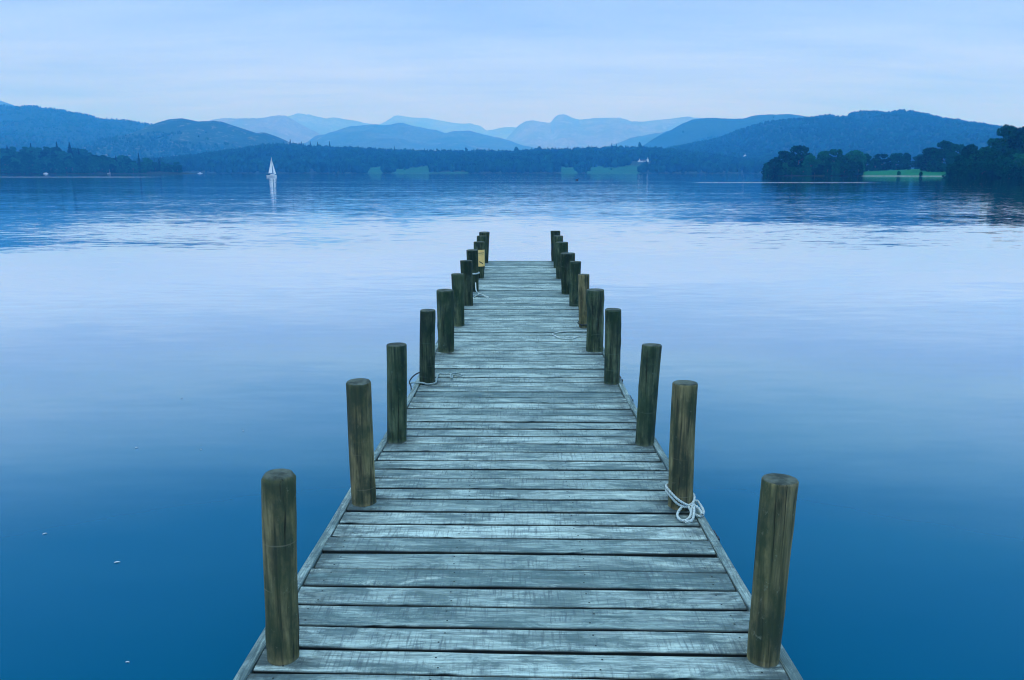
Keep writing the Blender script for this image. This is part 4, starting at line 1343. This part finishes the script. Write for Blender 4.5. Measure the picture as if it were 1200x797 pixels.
Fc += [tuple(reversed(range(k))), tuple((len(spine) - 1) * k + q for q in range(k))]
bird = mesh_obj('water_bird', V, Fc, PLUMAGE, None, True); bird.location = (p.x, p.y, -.03)
tag(bird, 'dark water bird swimming alone far out beyond the jetty', 'bird')


def feather(px, py, L, rot, label):
    p = on_plane(px, py, 0)
    V, Fc = [], []; n = 8
    for i in range(n + 1):
        t = i / n; w = L * .17 * math.sin(math.pi * min(1, t * .9 + .1)) ** .8 if t > .12 else L * .012
        z = .004 + L * .10 * math.sin(math.pi * t) * .5
        V += [(t * L - L / 2, -w, z + w * .35), (t * L - L / 2, 0, z), (t * L - L / 2, w, z + w * .35), (t * L - L / 2, w, z + w * .35 - .002), (t * L - L / 2, 0, z - .003), (t * L - L / 2, -w, z + w * .35 - .002)]
    for i in range(n):
        for j in range(6):
            a, b = i * 6 + j, i * 6 + (j + 1) % 6; Fc.append((a, b, b + 6, a + 6))
    Fc += [tuple(reversed(range(6))), tuple(n * 6 + j for j in range(6))]
    o = mesh_obj('feather', V, Fc, FEATHER); o.location = (p.x, p.y, 0); o.rotation_euler.z = rot
    return tag(o, label, 'feather', 'white feathers floating left of the jetty')


feather(137.3, 659.5, .036, R(20), 'largest white feather floating on the water, lower left')
feather(52.5, 626, .028, R(35), 'white feather floating farthest left on the calm water')
feather(149.5, 776.5, .02, R(0), 'tiny white feather floating near the bottom left corner')
for (x, y, L) in ((160, 525, .05), (235.5, 527, .03), (213, 467, .04), (285, 505, .03)):
    feather(x, y, L * .5, R(random.uniform(0, 60)), 'small white feather floating in the loose scatter left of the second post')


# ------------------------------------------------------------------ air, sky and light
HZ = (-14500, 14500, -1900, 18000, -3.0, 1230.0)
b = Build(); b.box((HZ[0], HZ[2], HZ[4]), (HZ[1], HZ[3], HZ[5]))
m, nt, out = new_mat('blue_air'); g = N(nt)
vol = g.node('ShaderNodeVolumePrincipled')
vol.inputs['Color'].default_value = (.07, .42, 1.0, 1)
vol.inputs['Absorption Color'].default_value = (1, 1, 1, 1)
vol.inputs['Density'].default_value = .00027
vol.inputs['Anisotropy'].default_value = 0.0
nt.links.new(vol.outputs[0], out.inputs['Volume'])
hz = b.make('haze', m); tag(hz, 'blue haze filling the air over the lake', 'haze', kind='stuff')

SUN_EL, SUN_AZ = R(58), R(215)
w = bpy.data.worlds.new('World'); S.world = w; w.use_nodes = True
nt = w.node_tree; nt.nodes.clear(); g = N(nt)
wo = nt.nodes.new('ShaderNodeOutputWorld')
sky = g.node('ShaderNodeTexSky', _sky_type='NISHITA', _sun_disc=False, _sun_elevation=SUN_EL, _sun_rotation=SUN_AZ)
tc = g.node('ShaderNodeTexCoord').outputs['Generated']
sp = g.node('ShaderNodeSeparateXYZ', Vector=tc)
z = sp.outputs[2]
zz = g.math('MAXIMUM', z, 0.0)
# overcast layer: colours by elevation (values are a third of the radiance)
cl = g.ramp(zz, [(.0, (.138, .270, .57)), (.05, (.148, .270, .55)), (.11, (.152, .238, .44)), (.195, (.108, .170, .31)), (.24, (.128, .235, .40)), (.31, (.085, .215, .41)),
                 (.39, (.030, .140, .34)), (.52, (.012, .085, .24)), (.66, (.05, .15, .30)), (.80, (.45, .66, .98)), (1, (.52, .74, 1.0))])
den = g.math('ADD', zz, .10)
plane = g.node('ShaderNodeCombineXYZ', X=g.math('DIVIDE', sp.outputs[0], den), Y=g.math('DIVIDE', sp.outputs[1], den), Z=0.0).outputs[0]
n1 = g.noise(g.mapping(plane, (.55, 1.0, 1), (3.1, 1.7, 0)), 1.0, 5, .55, .6)
n2 = g.noise(g.mapping(plane, (.9, 3.6, 1), (7, 2, 0)), 1.0, 4, .6, .4)
cloud = g.math('ADD', g.math('MULTIPLY', n1, .78), g.math('MULTIPLY', n2, .46))
cloud = g.math('ADD', cloud, .38)
cl = g.mix(1.0, cl, g.node('ShaderNodeCombineColor', Red=cloud, Green=cloud, Blue=g.math('ADD', g.math('MULTIPLY', cloud, .5), .5)).outputs[0], 'MULTIPLY')
cl3 = g.vmath('MULTIPLY', cl, (3, 3, 3))
ns = g.vmath('MULTIPLY', sky.outputs[0], (.004, .006, .008))
bg = g.node('ShaderNodeBackground', Strength=1.0)
nt.links.new(g.vmath('ADD', cl3, ns), bg.inputs[0])
nt.links.new(bg.outputs[0], wo.inputs[0])

sd = bpy.data.lights.new('sun', 'SUN'); sd.energy = .6; sd.angle = R(35); sd.color = (.82, .92, 1.0)
so = bpy.data.objects.new('sun', sd); COL.objects.link(so)
dirn = Vector((math.sin(SUN_AZ) * math.cos(SUN_EL), math.cos(SUN_AZ) * math.cos(SUN_EL), math.sin(SUN_EL)))
so.rotation_euler = dirn.to_track_quat('Z', 'Y').to_euler()

vs = S.view_settings
S.display_settings.display_device = 'sRGB'
vs.view_transform = 'Standard'; vs.look = 'None'; vs.exposure = .1; vs.gamma = 1; vs.use_curve_mapping = False
S.render.engine = 'CYCLES'
cy = S.cycles
cy.use_denoising = True
cy.denoiser = 'OPENIMAGEDENOISE'
cy.max_bounces = 6; cy.diffuse_bounces = 2; cy.glossy_bounces = 3; cy.volume_bounces = 2; cy.transmission_bounces = 2; cy.transparent_max_bounces = 4
cy.filter_width = 1.15
cy.use_adaptive_sampling = True; cy.adaptive_threshold = .01
